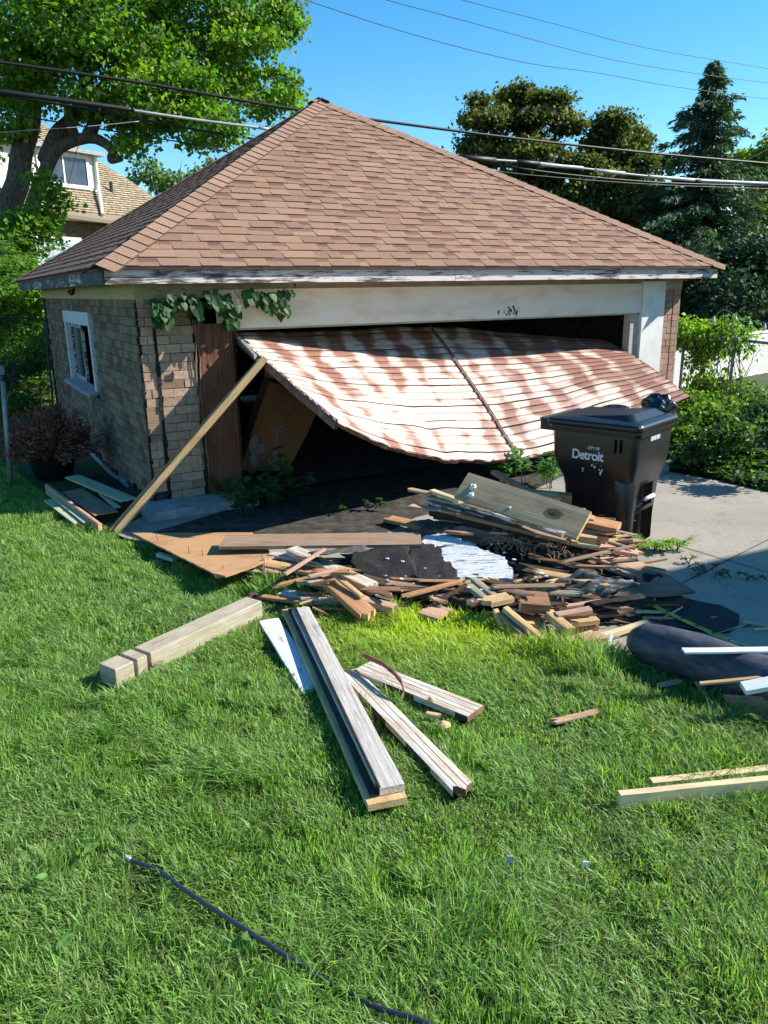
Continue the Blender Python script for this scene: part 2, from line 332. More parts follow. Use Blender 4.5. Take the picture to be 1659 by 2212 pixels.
for k in range(60):
    s=rnd(0,5.5); mb.box((-.02-rnd(0,.02)-bulge(s,0),s,-.01),(.0,s+rnd(.05,.15),rnd(.03,.11)))
mb.box((-.02,GD-.16,0),(.02,GD+.02,ZB))
mb.build('tar_paper',M['tar'],gar)
# foundation
mb=MB(); mb.obox((-.16,-.42,0),(1.02,0,0),(0,.42,0),(0,0,.085)); mb.box((-.04,-.005,0),(.86,.05,.03)); mb.box((-.10,.0,0),(-.002,GD,.05))
f=mb.build('foundation',M['pad'],gar)
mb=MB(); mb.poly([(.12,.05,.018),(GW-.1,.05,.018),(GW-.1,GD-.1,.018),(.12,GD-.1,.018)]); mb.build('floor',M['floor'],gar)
# friezes, soffit, fascia
mb=MB(); mb.box((-.012,-.02,ZB),(GW+.012,.05,ZF+.05)); mb.build('front_frieze',M['soffit'],gar)
mb=MB(); mb.box((-.025,-.018,ZB-.003),(.04,3.0,ZF+.04)); mb.box((-.026,3.012,ZB-.003),(.04,GD,ZF+.04)); mb.build('side_frieze',M['frieze'],gar)
mb=MB(); mb.box((-OV,-OV,ZF+.012),(GW+OV,-.021,ZF+.03)); mb.box((-OV,-.021,ZF+.012),(-.027,GD+OV,ZF+.03)); mb.box((GW+.013,-.021,ZF+.012),(GW+OV,GD+OV,ZF+.03)); mb.build('soffit',M['soffit'],gar)
mb=MB(); L=GW+2*OV
segs=[0,.46,.62,L] 
mb.box((-OV,-OV-.02,ZF),(3.42-OV,-OV,ZFT)); mb.box((3.424-OV,-OV-.022,ZF-.002),(3.62-OV,-OV,ZFT)); mb.box((3.624-OV,-OV-.02,ZF),(GW+OV,-OV,ZFT))
mb.build('fascia',M['fascia'],gar)
mb=MB(); mb.box((-OV-.02,-OV-.018,ZF-.002),(-OV,GD+OV,ZFT-.002)); mb.box((GW+OV,-OV,ZF),(GW+OV+.02,GD+OV,ZFT)); mb.box((-OV,GD+OV,ZF),(GW+OV,GD+OV+.02,ZFT))
mb.build('fascia',M['fascia_side'],gar)['label']='bare dark side fascia with its white paint flaked away'
mb=MB(); mb.box((-OV-.05,-OV-.055,ZFT-.004),(GW+OV+.05,-OV-.021,ZFT+.022)); mb.box((-OV-.036,-OV-.02,ZFT-.004),(-OV-.021,GD+OV+.03,ZFT+.02)); mb.build('drip_edge',M['drip'],gar)
mb=MB(); mb.obox((GW+.16,-.2,ZF-.015),(.09,.1,-.05),(.03,.02,.015),(.0,.01,.02)); mb.build('loose_soffit_strip',W['fresh'],gar)
# header, posts, jambs
mb=MB(); mb.box((.70,-.045,1.615),(6.07,-.022,1.962)); 
hd=mb.build('header',M['white'],gar)
mb=MB(); mb.box((.83,-.046,1.598),(6.0,.08,1.6145)); mb.build('header_lip',M['soffit'],gar)
mb=MB()
for k in range(26):
    x=4.05+random.gauss(0,.07); zz=1.64+abs(random.gauss(0,.035)); s=rnd(.006,.022); mb.box((x,-.0485-k*.00005,zz),(x+s,-.045,zz+s*rnd(.6,2.4)))
mb.build('tar_stain',M['tar'],hd)
mb=MB(); mb.box((6.08,-.06,0),(6.46,-.0,1.985)); mb.build('white_post',M['white_clean'],gar)
mb=MB(); mb.box((5.93,-.02,0),(6.075,.09,1.597)); mb.build('door_jamb',W['grey'],gar)
mb=MB(); mb.grid(lambda u,v:(.505+u*.325,-.05+.004*math.sin(u*9),v*1.665),6,10); mb.box((.505,-.048,0),(.83,.09,1.665)); po=mb.build('brown_post',W['post'],gar)
mb=MB(); mb.box((.835,.0,0),(.87,.09,1.597)); mb.build('door_jamb',W['dark'],gar)
# knots standing proud on the brown post
mb=MB()
for (x,zz,r) in((.60,1.30,.022),(.655,.60,.02),(.66,.34,.022),(.645,.09,.018),(.64,1.12,.03)):
    mb.loft([[(x+r*q*math.cos(t),-.052-d,zz+r*q*1.1*math.sin(t)) for t in np.linspace(0,2*math.pi,12,endpoint=False)][::-1] for q,d in((1,0),(.9,.004),(.3,.006))],(1,1,1))
mb.build('knot',mat('post_knot',(.06,.03,.015),(.20,.11,.05),60),po)
# window in the left wall
win=MB()
def wb(b0,b1,z0,z1,x0,x1): win.box((x0,b0,z0),(x1,b1,z1))
wb(WB0-.05,WB1+.05,WZ1-.13,WZ1+.02,-.05,.05)
wb(WB0-.04,WB0+.07,WZ0,WZ1-.13,-.045,.05); wb(WB1-.07,WB1+.04,WZ0,WZ1-.13,-.045,.05)
wf=win.build('window_frame',W['whitepaint'],gar)
mb=MB(); mb.obox((-.13,WB0-.06,WZ0-.07),(.15,0,.045),(0,WB1-WB0+.12,0),(0,0,.04)); mb.build('window_sill',M['pad'],wf)
mb=MB(); y0,y1=WB0+.95,WB1-.07; z0,z1=WZ0,WZ1-.13
for a,b,c,d in((y0,y0+.06,z0,z1),(y1-.06,y1,z0,z1),(y0,y1,z0,z0+.06),(y0,y1,z1-.06,z1)): mb.box((.01,a,c),(.04+.002*(a==y0),b,d))
sash=mb.build('window_sash',W['peel'],wf)
mb=MB(); mb.box((.022,y0+.06,z0+.06),(.026,y1-.06,z1-.06)); mb.build('pane',M['glass'],sash)
mb=MB(); mb.tube([(-.03,3.2,ZF-.03),(-.05,3.35,ZF-.06)],.03,8); mb.tube([(-.03,3.42,ZF-.03),(-.055,3.42,ZF-.07)],.035,8); mb.build('lamp_socket',M['metal'],gar)
# ---- roof: every shingle course is laid as tabs
def roof_face(E0,E1,AP,mb,seed,EXP=.142):
    rr=random.Random(seed); E0,E1,AP=V(E0),V(E1),V(AP)
    ed=(E1-E0); Lx=ed.length; ex=ed/Lx; s=(AP-E0); ax=s.dot(ex); up=(s-ex*ax); Lu=up.length; uy=up/Lu; nn=ex.cross(uy).normalized()
    if nn.z<0: nn=-nn
    def bounds(t): return ax*t/Lu, Lx-(Lx-ax)*t/Lu
    def pt(x,t,h): return E0+ex*x+uy*t+nn*h
    n=int(Lu/EXP)+1
    mb.poly([pt(0,0,-.012),pt(Lx,0,-.012),pt(ax,Lu,-.012)],(.12,.08,.06))
    for k in range(n):
        t0=k*EXP; t1=min(Lu,t0+EXP+.004); l0,r0=bounds(t0); l1,r1=bounds(t1); x=l0-rr.uniform(0,.2); tooth=rr.random()<.5
        t0j=t0
        while x<r0:
            wd=rr.uniform(.13,.34) if tooth else rr.uniform(.10,.26)
            xa,xb=max(x,l0),min(x+wd,r0); x+=wd
            if xb-xa<.004: tooth=not tooth; continue
            c=.5+rr.random()*.5; v=rr.uniform(.80,1.15); red=rr.random()
            base=(.272*v,.172*v*(1-.08*red),.118*v*(1-.14*red))
            h=.013 if tooth else .0075
            za,zb=min(max(xa,l1),r1),min(max(xb,l1),r1)
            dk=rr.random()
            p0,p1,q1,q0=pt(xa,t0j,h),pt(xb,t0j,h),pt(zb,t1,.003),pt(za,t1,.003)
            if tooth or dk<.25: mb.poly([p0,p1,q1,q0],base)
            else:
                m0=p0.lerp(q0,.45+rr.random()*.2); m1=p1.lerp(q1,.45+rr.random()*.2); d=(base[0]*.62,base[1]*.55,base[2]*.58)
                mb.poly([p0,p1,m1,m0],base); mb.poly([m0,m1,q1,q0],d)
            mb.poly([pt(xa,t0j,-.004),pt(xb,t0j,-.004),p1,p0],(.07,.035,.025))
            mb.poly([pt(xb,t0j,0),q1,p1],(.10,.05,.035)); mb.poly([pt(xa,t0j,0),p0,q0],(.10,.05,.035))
            tooth=not tooth
rm=MB(); o=OV+.052; c0,c1,c2,c3=(-o,-o,ZFT+.02),(GW+o,-o,ZFT+.02),(GW+o,GD+o,ZFT+.02),(-o,GD+o,ZFT+.02); ap=(GW/2,GD/2,ZA)
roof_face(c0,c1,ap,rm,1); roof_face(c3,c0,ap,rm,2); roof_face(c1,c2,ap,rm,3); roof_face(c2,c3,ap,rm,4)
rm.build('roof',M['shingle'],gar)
mb=MB()
def hip(E,AP,n1,n2):
    E,AP=V(E),V(AP); L=(AP-E).length; d=(AP-E)/L; s1=V(n1); s2=V(n2); rr=random.Random(4); t=-.02; k=0
    e1=(s1-d*s1.dot(d)).normalized(); e2=(s2-d*s2.dot(d)).normalized(); up=V((0,0,1)); up=(up-d*up.dot(d)).normalized()
    while t<L:
        ww=.165; t2=min(L+.05,t+.17); v=rr.uniform(.9,1.1); c=(.285*v,.180*v,.124*v)
        a,b=E+d*t+up*.030,E+d*t2+up*.020
        # scalloped lower edge
        mb.poly([a,a+e1*ww-up*.006-d*.0,b+e1*ww-up*.008,b],c); mb.poly([a,b,b+e2*ww-up*.008,a+e2*ww-up*.006],c)
        mb.poly([a-up*.008,a+e1*ww-up*.014,a+e1*ww-up*.006,a],(.13,.07,.05)); mb.poly([a-up*.008,a,a+e2*ww-up*.006,a+e2*ww-up*.014],(.13,.07,.05))
        mb.poly([a+e1*ww-up*.006,a+e1*ww-up*.022,b+e1*ww-up*.022,b+e1*ww-up*.008],(.09,.045,.03)); mb.poly([a+e2*ww-up*.006,b+e2*ww-up*.008,b+e2*ww-up*.022,a+e2*ww-up*.022],(.09,.045,.03))
        t+=.142
sl_=math.atan((ZA-ZFT)/(GW/2+o)); cs,sn=math.cos(sl_),math.sin(sl_)
hip(c0,ap,(1,0,0),(0,1,0)); hip(c1,ap,(-1,0,0),(0,1,0)); hip(c3,ap,(1,0,0),(0,-1,0)); hip(c2,ap,(-1,0,0),(0,-1,0))
mb.build('hip_caps',M['shingle'],gar)
# ---- the sagging door (garage coordinates a,b,z)
BOT=[(0,1.05,-1.75,.97),(.08,1.44,-1.6,.76),(.16,1.83,-1.4,.60),(.25,2.28,-1.22,.45),(.35,2.77,-1.05,.33),(.5,3.5,-.96,.235),(.65,4.23,-.96,.30),(.8,4.97,-.97,.47),(.9,5.46,-.98,.57),(1,5.95,-.99,.69)]
TOP=[(0,.90,.13,1.565),(.25,2.15,.45,1.53),(.5,3.4,.62,1.52),(.8,4.9,.52,1.37),(1,5.9,.38,1.27)]
def interp(T,u,k):
    for i in range(len(T)-1):
        if u<=T[i+1][0] or i==len(T)-2:
            f=(u-T[i][0])/(T[i+1][0]-T[i][0]); f=max(0,min(1,f))
            # catmull-rom
            p1,p2=T[i][k],T[i+1][k]; p0=T[max(i-1,0)][k]; p3=T[min(i+2,len(T)-1)][k]
            h1=T[i+1][0]-T[i][0]; m1=(p2-p0)/(T[i+1][0]-T[max(i-1,0)][0])*h1; m2=(p3-p1)/(T[min(i+2,len(T)-1)][0]-T[i][0])*h1
            return (2*f**3-3*f**2+1)*p1+(f**3-2*f**2+f)*m1+(-2*f**3+3*f**2)*p2+(f**3-f**2)*m2
NP=20
def door(u,v,h=0.0):
    t=[interp(TOP,u,k) for k in(1,2,3)]; b=[interp(BOT,u,k) for k in(1,2,3)]
    vv=v; e=math.exp(-u/.09); 
    P=V([t[k]+(b[k]-t[k])*vv for k in range(3)])
    P.z+= .045*math.sin(math.pi*vv)*(1-e) -.03*math.sin(math.pi*vv)*math.exp(-((u-.13)/.09)**2)
    P.z+= .016*noise.noise(V((u*9,v*5,3)))+.004*noise.noise(V((u*25,v*14,8)))-.02*max(0,1-abs(u-.30)/.04)*v-.014*max(0,1-abs(u-.72)/.03)*v
    return P+V((0,-.5,.86))*h
mb=MB(); NU=84; rows=[]
for k in range(NP):
    v0,v1=k/NP,(k+1)/NP; rows+= [(v0+.0004,-.002,1),(v0+.004,.006,0),(v0+(v1-v0)*.5,.010,0),(v1-.006,.006,0),(v1-.003,-.006,1)]
idx=[]
for (v,h,g) in rows:
    line=[]
    for i in range(NU+1):
        u=i/NU; jag=0
        if v>.99: jag=.010*noise.noise(V((u*40,0,0)))
        line.append(mb.vert(door(u,v+jag,h+.004*noise.noise(V((u*14,v*30,1))))))
    idx.append(line)
for r in range(len(rows)-1):
    g=rows[r][2] or rows[r+1][2]
    for i in range(NU):
        v,u=rows[r][0],i/NU; q=noise.noise(V((u*16,round(v*NP)*.7,5))); maj=(round(v*NP)%3==1)
        c=(1,1,1)
        if rows[r][2] or (rows[r+1][2]): c=((.30,.20,.17) if q<.0 else (.05,.03,.025)) if maj else ((.90,.83,.79) if q<.3 else (.45,.30,.25))
        mb.face((idx[r][i],idx[r][i+1],idx[r+1][i+1],idx[r+1][i]),c,0,((u,v),(u+1/NU,v),(u+1/NU,rows[r+1][0]),(u,rows[r+1][0])))
m,n,b=_mat('door_paint'); tc=n.nodes.new('ShaderNodeTexCoord'); sp=n.nodes.new('ShaderNodeSeparateXYZ'); n.links.new(tc.outputs['UV'],sp.inputs[0])
def mth(op,a,b_=None):
    k=n.nodes.new('ShaderNodeMath'); k.operation=op
    for i,v_ in enumerate((a,b_)):
        if v_ is None: continue
        if isinstance(v_,(int,float)): k.inputs[i].default_value=v_
        else: n.links.new(v_,k.inputs[i])
    return k.outputs[0]
wob=nz(n,3,(4,2,1),3,.5,uv=True); pan=mth('FLOOR',mth('MULTIPLY',sp.outputs[1],20.0)); pj=mth('SINE',mth('MULTIPLY',pan,12.9)); uu=mth('ADD',mth('ADD',sp.outputs[0],mth('MULTIPLY',wob,.07)),mth('MULTIPLY',pj,.006)); st=mth('ADD',mth('MULTIPLY',mth('SINE',mth('MULTIPLY',uu,2*math.pi*12.5)),.5),.5)
n1=nz(n,1,(11,9,1),3,.55,uv=True); n2=nz(n,1,(3.2,2.2,1),3,.5,uv=True,loc=(3,1,0)); n3=nz(n,1,(30,18,1),4,.6,uv=True)
edge=mth('MULTIPLY',mth('POWER',sp.outputs[0],6.0),.22); top=mth('MULTIPLY',mth('POWER',mth('SUBTRACT',1.0,sp.outputs[1]),3.0),.16)
ms_=mth('ADD',mth('ADD',mth('ADD',mth('MULTIPLY',st,.20),mth('MULTIPLY',n1,.46)),mth('ADD',mth('MULTIPLY',n2,.62),mth('MULTIPLY',n3,.14))),mth('ADD',edge,top))
rf=ramp(n,[(.725,0),(.785,.5),(.85,1)],ms_)
paint=mix(n,(.68,.52,.42),(.55,.44,.38),nz(n,1,(5,14,1),5,uv=True))
rust=mix(n,(.17,.068,.045),(.30,.14,.095),n1)
c=mix(n,mix(n,paint,rust,rf),attr(n),1.0,'MULTIPLY'); n.links.new(c,b.inputs['Base Color']); b.inputs['Roughness'].default_value=.6; bump(n,b,n3,.25,.004)
gd=mb.build('garage_door',m,gar,smooth=False); gd['label']='sagging rust-streaked pink metal door swung out of its opening'
mb=MB()   # folded steel edges
mb.tube([door(0,v,-.012) for v in np.linspace(0,1,14)],.014,4)
for v0,v1 in zip(np.linspace(0,1,15)[:-1],np.linspace(0,1,15)[1:]):
    p,q=door(0,v0,.006),door(0,v1,.006); dn=V((-.012,.0,-.075)); mb.poly([p,q,q+dn,p+dn]); mb.poly([p+V((.02,0,0)),p+V((.02,0,0))+dn,q+V((.02,0,0))+dn,q+V((.02,0,0))])
mb.build('edge_rail',M['rust'],gd)
mb=MB()
for i in range(NU):
    u0,u1=i/NU,(i+1)/NU; p,q=door(u0,.997,.004),door(u1,.997,.004)
    d0=V((rnd(-.004,.004),.03,-.035-.02*abs(noise.noise(V((u0*30,0,2)))))); mb.poly([p,p+d0,q+d0,q])
for v0,v1 in zip(np.linspace(0,1,15)[:-1],np.linspace(0,1,15)[1:]):
    p,q=door(1,v0,.008),door(1,v1,.008); dn=V((.0,.0,-.03)); mb.poly([p,q,q+dn,p+dn])
mb.build('torn_edge',M['rust'],gd)
mb=MB(); pts=[door(.497,v,.024) for v in np.linspace(.0,1.012,12)]; pts2=[door(.503,v,.024) for v in np.linspace(.0,1.012,12)]
mb.tube(pts,.004,5); mb.tube(pts2,.004,5)
for p,q,r_,s_ in zip(pts[:-1],pts[1:],pts2[1:],pts2[:-1]): mb.poly([p,q,r_,s_])
mb.build('centre_strut',M['rust'],gd)
mb=MB()
for v in(.25,.55,.8): mb.tube([door(u,v,-.03) for u in np.linspace(.02,.98,30)],.012,4)
mb.tube([door(0.02,.0,-.02),door(.03,.25,-.10),door(.02,.45,-.06)],.012,6)
mb.build('door_brace',M['metal'],gd)
mb=MB(); p=V((.86,.10,1.58)); q=V((.90,-.42,1.36)); mb.obox(p,q-p,(.03,0,0),(0,.01,.035)); mb.build('side_track',M['galv'],gd)
mb=MB(); mb.obox(V((1.02,-.35,1.30)),V((.45,.10,-.10)),(0,-.04,-.01),(0,.01,-.10)); mb.build('torn_bracket',M['rust'],gd)
# ================================================================== BOARDS AND RUBBLE
FOOT=[]   # footprints (ground polygons) that press the grass flat
def plank(name,label,cat,A,B,C,hA,hB,t,mat_,hC=None,jag=(0,0),group=None,flat=False,bow=0,seed=None,kink=0,parts=None,foot=0,endm=None):
    """A,B: picture points of one long top edge, C: the other top corner at A's end; heights in metres."""
    C0,C1,C2=at(*A,hA),at(*B,hB),at(*C,hA if hC is None else hC)
    x=(C1-C0); L=x.length; x/=L; wv=C2-C0; wv=wv-x*wv.dot(x); Wd=wv.length; y=wv/Wd; n=x.cross(y)
    if n.z<0: n=-n
    s=1 if x.cross(y).dot(n)>0 else -1; yy=y*s
    rr=random.Random(seed if seed is not None else hash((round(A[0]),round(B[1])))&0xffff)
    nx=max(3,int(L/.12)); ny=6; mb=MB(); top=[];bot=[]; ja=[rr.random()*jag[0] for _ in range(ny+1)]; jb=[rr.random()*jag[1] for _ in range(ny+1)]
    for i in range(nx+1):
        f=i/nx; rt=[];rb=[]
        for j in range(ny+1):
            g=j/ny; xx=f*L
            if i==0: xx+=ja[j]
            if i==nx: xx-=jb[j]
            if i==1: xx+=ja[j]*.5
            if i==nx-1: xx-=jb[j]*.5
            q=V((xx*2.3,g*Wd*6,seed or 1)); dz=.0022*noise.noise(q)+bow*math.sin(math.pi*f)
            yo=s*g*Wd+(.0025*noise.noise(V((xx*5,j*3,9))) if j in(0,ny) else 0); ed=-.0022 if j in(0,ny) else 0
            rt.append(mb.vert((xx,yo,dz+ed))); rb.append(mb.vert((xx,yo,dz-t)))
        top.append(rt);bot.append(rb)
    def q(a,b,c_,d,m=0): mb.face((a,b,c_,d) if s>0 else (d,c_,b,a),(1,1,1),m)
    for i in range(nx):
        for j in range(ny):
            q(top[i][j],top[i+1][j],top[i+1][j+1],top[i][j+1]); q(bot[i][j+1],bot[i+1][j+1],bot[i+1][j],bot[i][j])
        q(bot[i][0],bot[i+1][0],top[i+1][0],top[i][0]); q(top[i][ny],top[i+1][ny],bot[i+1][ny],bot[i][ny])
    for j in range(ny): q(top[0][j],top[0][j+1],bot[0][j+1],bot[0][j],1); q(bot[nx][j],bot[nx][j+1],top[nx][j+1],top[nx][j],1)
    o=mb.build(name,[mat_,endm or ENDM.get(mat_.name,mat_)]); o.matrix_world=Matrix(((x.x,yy.x,n.x,C0.x),(x.y,yy.y,n.y,C0.y),(x.z,yy.z,n.z,C0.z),(0,0,0,1)))
    tag(o,label,cat,group)
    if flat or foot:
        FOOT.append([C0-x*foot,C1+x*foot,C1+y*Wd,C0+y*Wd])
    return o
ENDM={'wood_brown':W['orange'],'wood_olive':W['fresh'],'wood_orange':W['fresh'],'wood_pinkish':W['fresh'],'wood_rotten':W['fresh'],'wood_whitewashed':W['rot'],'wood_dark':W['brown'],'wood_grey':W['whitewash'],'wood_peeling':W['brown']}
LG='boards thrown on the lawn'; PG='boards in the rubble pile'
P=plank
# --- on the lawn
def beam():
    A,B,C=(248,1447),(566,1298),(216,1438); h=.115; C0,C1,C2=at(*A,h),at(*B,h),at(*C,h)
    x=(C1-C0);L=x.length;x/=L; y=(C2-C0); y-=x*y.dot(x); y.normalize(); Wd=.135; n=V((0,0,1)); root=thing('timber_beam','weathered square timber beam with two saw cuts near one end, lying in the grass','beam',(0,0,0))
    mb=MB(); t=.12; cuts=[(.0,.115),(.135,.20),(.222,L)]
    for k,(a,b) in enumerate(cuts):
        m_=max(1,int((b-a)/.15))
        for i in range(m_):
            p=C0+x*(a+(b-a)*i/m_); q=C0+x*(a+(b-a)*(i+1)/m_); e=.004*noise.noise(V((i*1.3,k,2)))
            mb.obox(p-n*t,q-p,y*Wd,n*(t+0),(1,1,1)) if k<2 else None
    body=MB()
    M4=Matrix(((x.x,y.x,n.x,C0.x),(x.y,y.y,n.y,C0.y),(x.z,y.z,n.z,C0.z),(0,0,0,1)))
    for a,b in cuts: body.box((a,0,-t),(b,Wd,0))
    body.box((.1,.035,-t+.003),(.24,Wd-.004,-.035))
    o=body.build('beam',W['treated']); o.matrix_world=M4
    bv=o.modifiers.new('bevel','BEVEL'); bv.width=.006; bv.segments=2
    col.objects.unlink(o); col.objects.link(o); bpy.data.objects.remove(root); o.name='timber_beam'
    tag(o,'weathered square timber beam with two saw cuts near one end, lying in the grass','timber beam'); FOOT.append([C0,C1,C1+y*Wd,C0+y*Wd]); return o
beam()
FOOTX=[]
P('board','pale blue-white painted board half hidden under the grey boards','board',(560,1341),(652,1492),(600,1332),.045,.03,.02,W['whitepaint'],flat=True,group=LG)
P('board','long fresh tan board with a black metal strip, under the grey one','board',(610,1316),(795,1739),(668,1316),.062,.062,.03,W['fresh'],flat=True,group=LG)
P('board','long silvery grey weathered board on top, with a torn far end','board',(629,1312),(818,1704),(672,1318),.098,.098,.032,W['grey'],jag=(.05,0),group=LG)
def strip():
    mb=MB(); a,b=at(622,1316,.07),at(800,1722,.07); x=(b-a).normalized(); y=V((-x.y,x.x,0)); 
    if y.x<0: y=-y
    mb.obox(a,b-a,y*.036,(0,0,.003)); mb.obox(a+y*.034,b-a,y*.004,(0,0,.034)); mb.tube([a+y*.036+V((0,0,.036)),b+y*.036+V((0,0,.036))],.006,6)
    return tag(mb.build('metal_angle',M['metal']),'dark metal angle strip running along the long grey board','metal strip')
strip()
P('board','whitewashed grooved board with a rotten brown end, pointing at the camera','board',(984,1714),(735,1452),(1031,1700),.055,.05,.03,W['whiteboard'],jag=(.05,0),flat=True,group=LG)
P('board','short whitewashed grooved board lying apart on the right','board',(763,1448),(1010,1548),(800,1428),.06,.055,.03,W['whiteboard'],flat=True,group=LG)
mb=MB(); pts=[at(785,1420,.11),at(822,1436,.12),at(850,1458,.12),at(866,1478,.11),at(872,1500,.08),at(868,1515,.05)]
for p,q in zip(pts[:-1],pts[1:]): mb.obox(p,q-p,(.004,.012,0),(0,0,.022))
tag(mb.build('metal_strip',M['rust']),'short curved rusty metal strip sticking out from under the grey board','metal strip')
P('timber','long new pine timber at the bottom right, the rear one','timber',(1411,1690),(1780,1650),(1406,1678),.05,.05,.05,W['pale'],flat=True,group='new pine timbers')
P('timber','long new pine timber at the bottom right, the front one nearest the camera','timber',(1341,1717),(1780,1672),(1336,1706),.075,.075,.075,W['pale'],flat=True,group='new pine timbers')
P('wood_scrap','flat brown splinter half sunk in the grass right of the lawn','wood scrap',(1196,1562),(1306,1535),(1190,1552),.03,.035,.012,W['pink'],jag=(.04,.04),flat=True)
P('wood_scrap','small brown chip on the lawn edge left of the broken stick','wood scrap',(1424,1482),(1478,1470),(1420,1474),.05,.05,.012,W['pink'],jag=(.02,.02),flat=True)
P('wood_scrap','broken thin stick leaning over the lawn edge, upper piece','wood scrap',(1502,1471),(1530,1512),(1508,1470),.05,.05,.012,W['pink'],jag=(0,.01))
P('wood_scrap','broken thin stick leaning over the lawn edge, lower piece','wood scrap',(1531,1512),(1556,1552),(1537,1510),.04,.05,.012,W['pink'],jag=(.01,.01))
P('wood_scrap','yellow wood chip on the grass below the short whitewashed board','wood scrap',(917,1540),(952,1546),(919,1534),.05,.05,.015,M['shell'],jag=(.02,.02))
# --- left edge of the pile
P('plywood_sheet','orange plywood sheet lying over the grass left of the pile','plywood',(286,1150),(461,1238),(548,1150),.075,.17,.011,W['ply'],hC=.10,foot=0)
P('plywood_sheet','front corner of orange plywood broken at an angle, with nails','plywood',(455,1232),(545,1150),(480,1242),.165,.11,.011,W['ply']) if False else None
def sheet(name,label,cat,pix,t,m_,group=None,sub=.03,amp=.008,parent=None):
    """flat sheet from an outline: [(x,y,h),...]"""
    raw=[at(x,y,h) for x,y,h in pix]; top=[]; rj=random.Random(len(label))
    for i,p in enumerate(raw):
        q=raw[(i+1)%len(raw)]; k=max(1,int((q-p).length/sub))
        for j in range(k):
            e=amp if j else 0; top.append(p.lerp(q,j/k)+V((rj.uniform(-e,e),rj.uniform(-e,e),0)))
    c=sum(top,V((0,0,0)))/len(top); mb=MB(); n=len(top)
    mb.poly(top); dn=V((0,0,-t)); mb.poly([p+dn for p in top][::-1])
    for i in range(n): p,q=top[i],top[(i+1)%n]; mb.poly([p,p+dn,q+dn,q])
    o=mb.build(name,m_,parent); return tag(o,label,cat,group) if parent is None else o
bpy.data.objects.remove([o for o in bpy.data.objects if o.name.startswith('plywood_sheet')][0])
pl=sheet('plywood_sheet','large orange plywood sheet lying over the grass left of the pile','plywood',[(286,1151,.06),(461,1238,.16),(487,1244,.16),(548,1223,.15),(592,1202,.14),(545,1150,.08)],.012,W['ply'],amp=.003)
FOOT.append([at(x,y,0) for x,y in((290,1165),(470,1250),(560,1228),(545,1150))])
for i,(x,y) in enumerate(((340,1163),(408,1190),(437,1197),(480,1232),(492,1194),(565,1202))):
    mb=MB(); p=at(x,y,.14); mb.tube([p-V((0,0,.02)),p+V((rnd(-.01,.01),0,.035))],.0022,5); mb.build('nail',M['metal'],pl)
P('wood_scrap','grey board end poking out of the grass under the plywood','wood scrap',(336,1195),(372,1206),(338,1188),.05,.05,.03,W['grey'],flat=True)
P('wood_scrap','small yellow chip below the plywood front corner','wood scrap',(462,1240),(492,1232),(466,1245),.09,.09,.02,W['fresh'])
P('board','long brown board across the back of the pile, pale lower edge','board',(472,1180),(911,1175),(489,1154),.19,.19,.025,W['brown'],group=PG)
P('board','dark underside board just behind the long brown board','board',(480,1184),(620,1180),(484,1176),.13,.13,.02,W['dark'],group=PG)
P('board','white painted timber sloping down to the right in the left half of the pile','board',(618,1186),(800,1270),(648,1181),.19,.13,.05,W['whitewash'],jag=(0,.05),group=PG)
P('board','wide orange board sloping to the grass, splintered lower end','board',(677,1238),(785,1334),(716,1234),.17,.07,.045,W['orange'],jag=(0,.05),group=PG)
P('board','narrow tan board right beside the wide orange one','board',(770,1292),(853,1314),(776,1282),.11,.08,.04,W['pink'],jag=(0,.02),group=PG)
P('board','thin tan lath lying on the wide orange board','lath',(712,1234),(778,1288),(722,1232),.205,.13,.018,W['fresh'],group=PG)
P('stick','short pale stick crossing the white painted timber','lath',(611,1237),(697,1183),(616,1240),.22,.27,.016,W['pink'],group='loose sticks')
P('stick','pinkish stick end lying low over the grass','lath',(585,1262),(674,1241),(590,1266),.10,.12,.016,W['orange'],group='loose sticks')
P('stick','small upright lath leaning at the plywood corner','lath',(565,1205),(568,1262),(573,1206),.16,.03,.012,W['pink'],group='loose sticks')
P('stick','short stick lying level over the roofing felt','lath',(664,1241),(742,1222),(666,1246),.22,.22,.015,W['pink'],group='loose sticks')
P('stick','long splinter of wood along the grass edge at the left','lath',(533,1284),(694,1306),(526,1277),.05,.03,.02,W['orange'],jag=(.03,.12),group='loose sticks',flat=True)
P('stick','dark square stick end at the head of the timber beam','lath',(523,1302),(545,1278),(534,1300),.07,.07,.06,W['dark'],group='loose sticks')
P('board','long thin board deep in the left of the pile, front one','board',(548,1226),(700,1262),(552,1218),.10,.09,.02,W['pink'],group=PG)
P('board','long thin board deep in the left of the pile, rear one','board',(560,1212),(720,1246),(566,1204),.13,.12,.02,W['fresh'],group=PG)
P('board','dark board low between the plywood and the orange board','board',(600,1240),(760,1290),(606,1226),.07,.06,.02,W['brown'],group=PG)
P('board','bluish shaded board along the grass under the orange board','board',(600,1282),(730,1304),(606,1268),.04,.04,.02,W['whitepaint'],group=PG)
P('board','stripped tan lath under the white painted timber','lath',(572,1222),(690,1240),(576,1216),.15,.14,.015,W['orange'],group=PG)
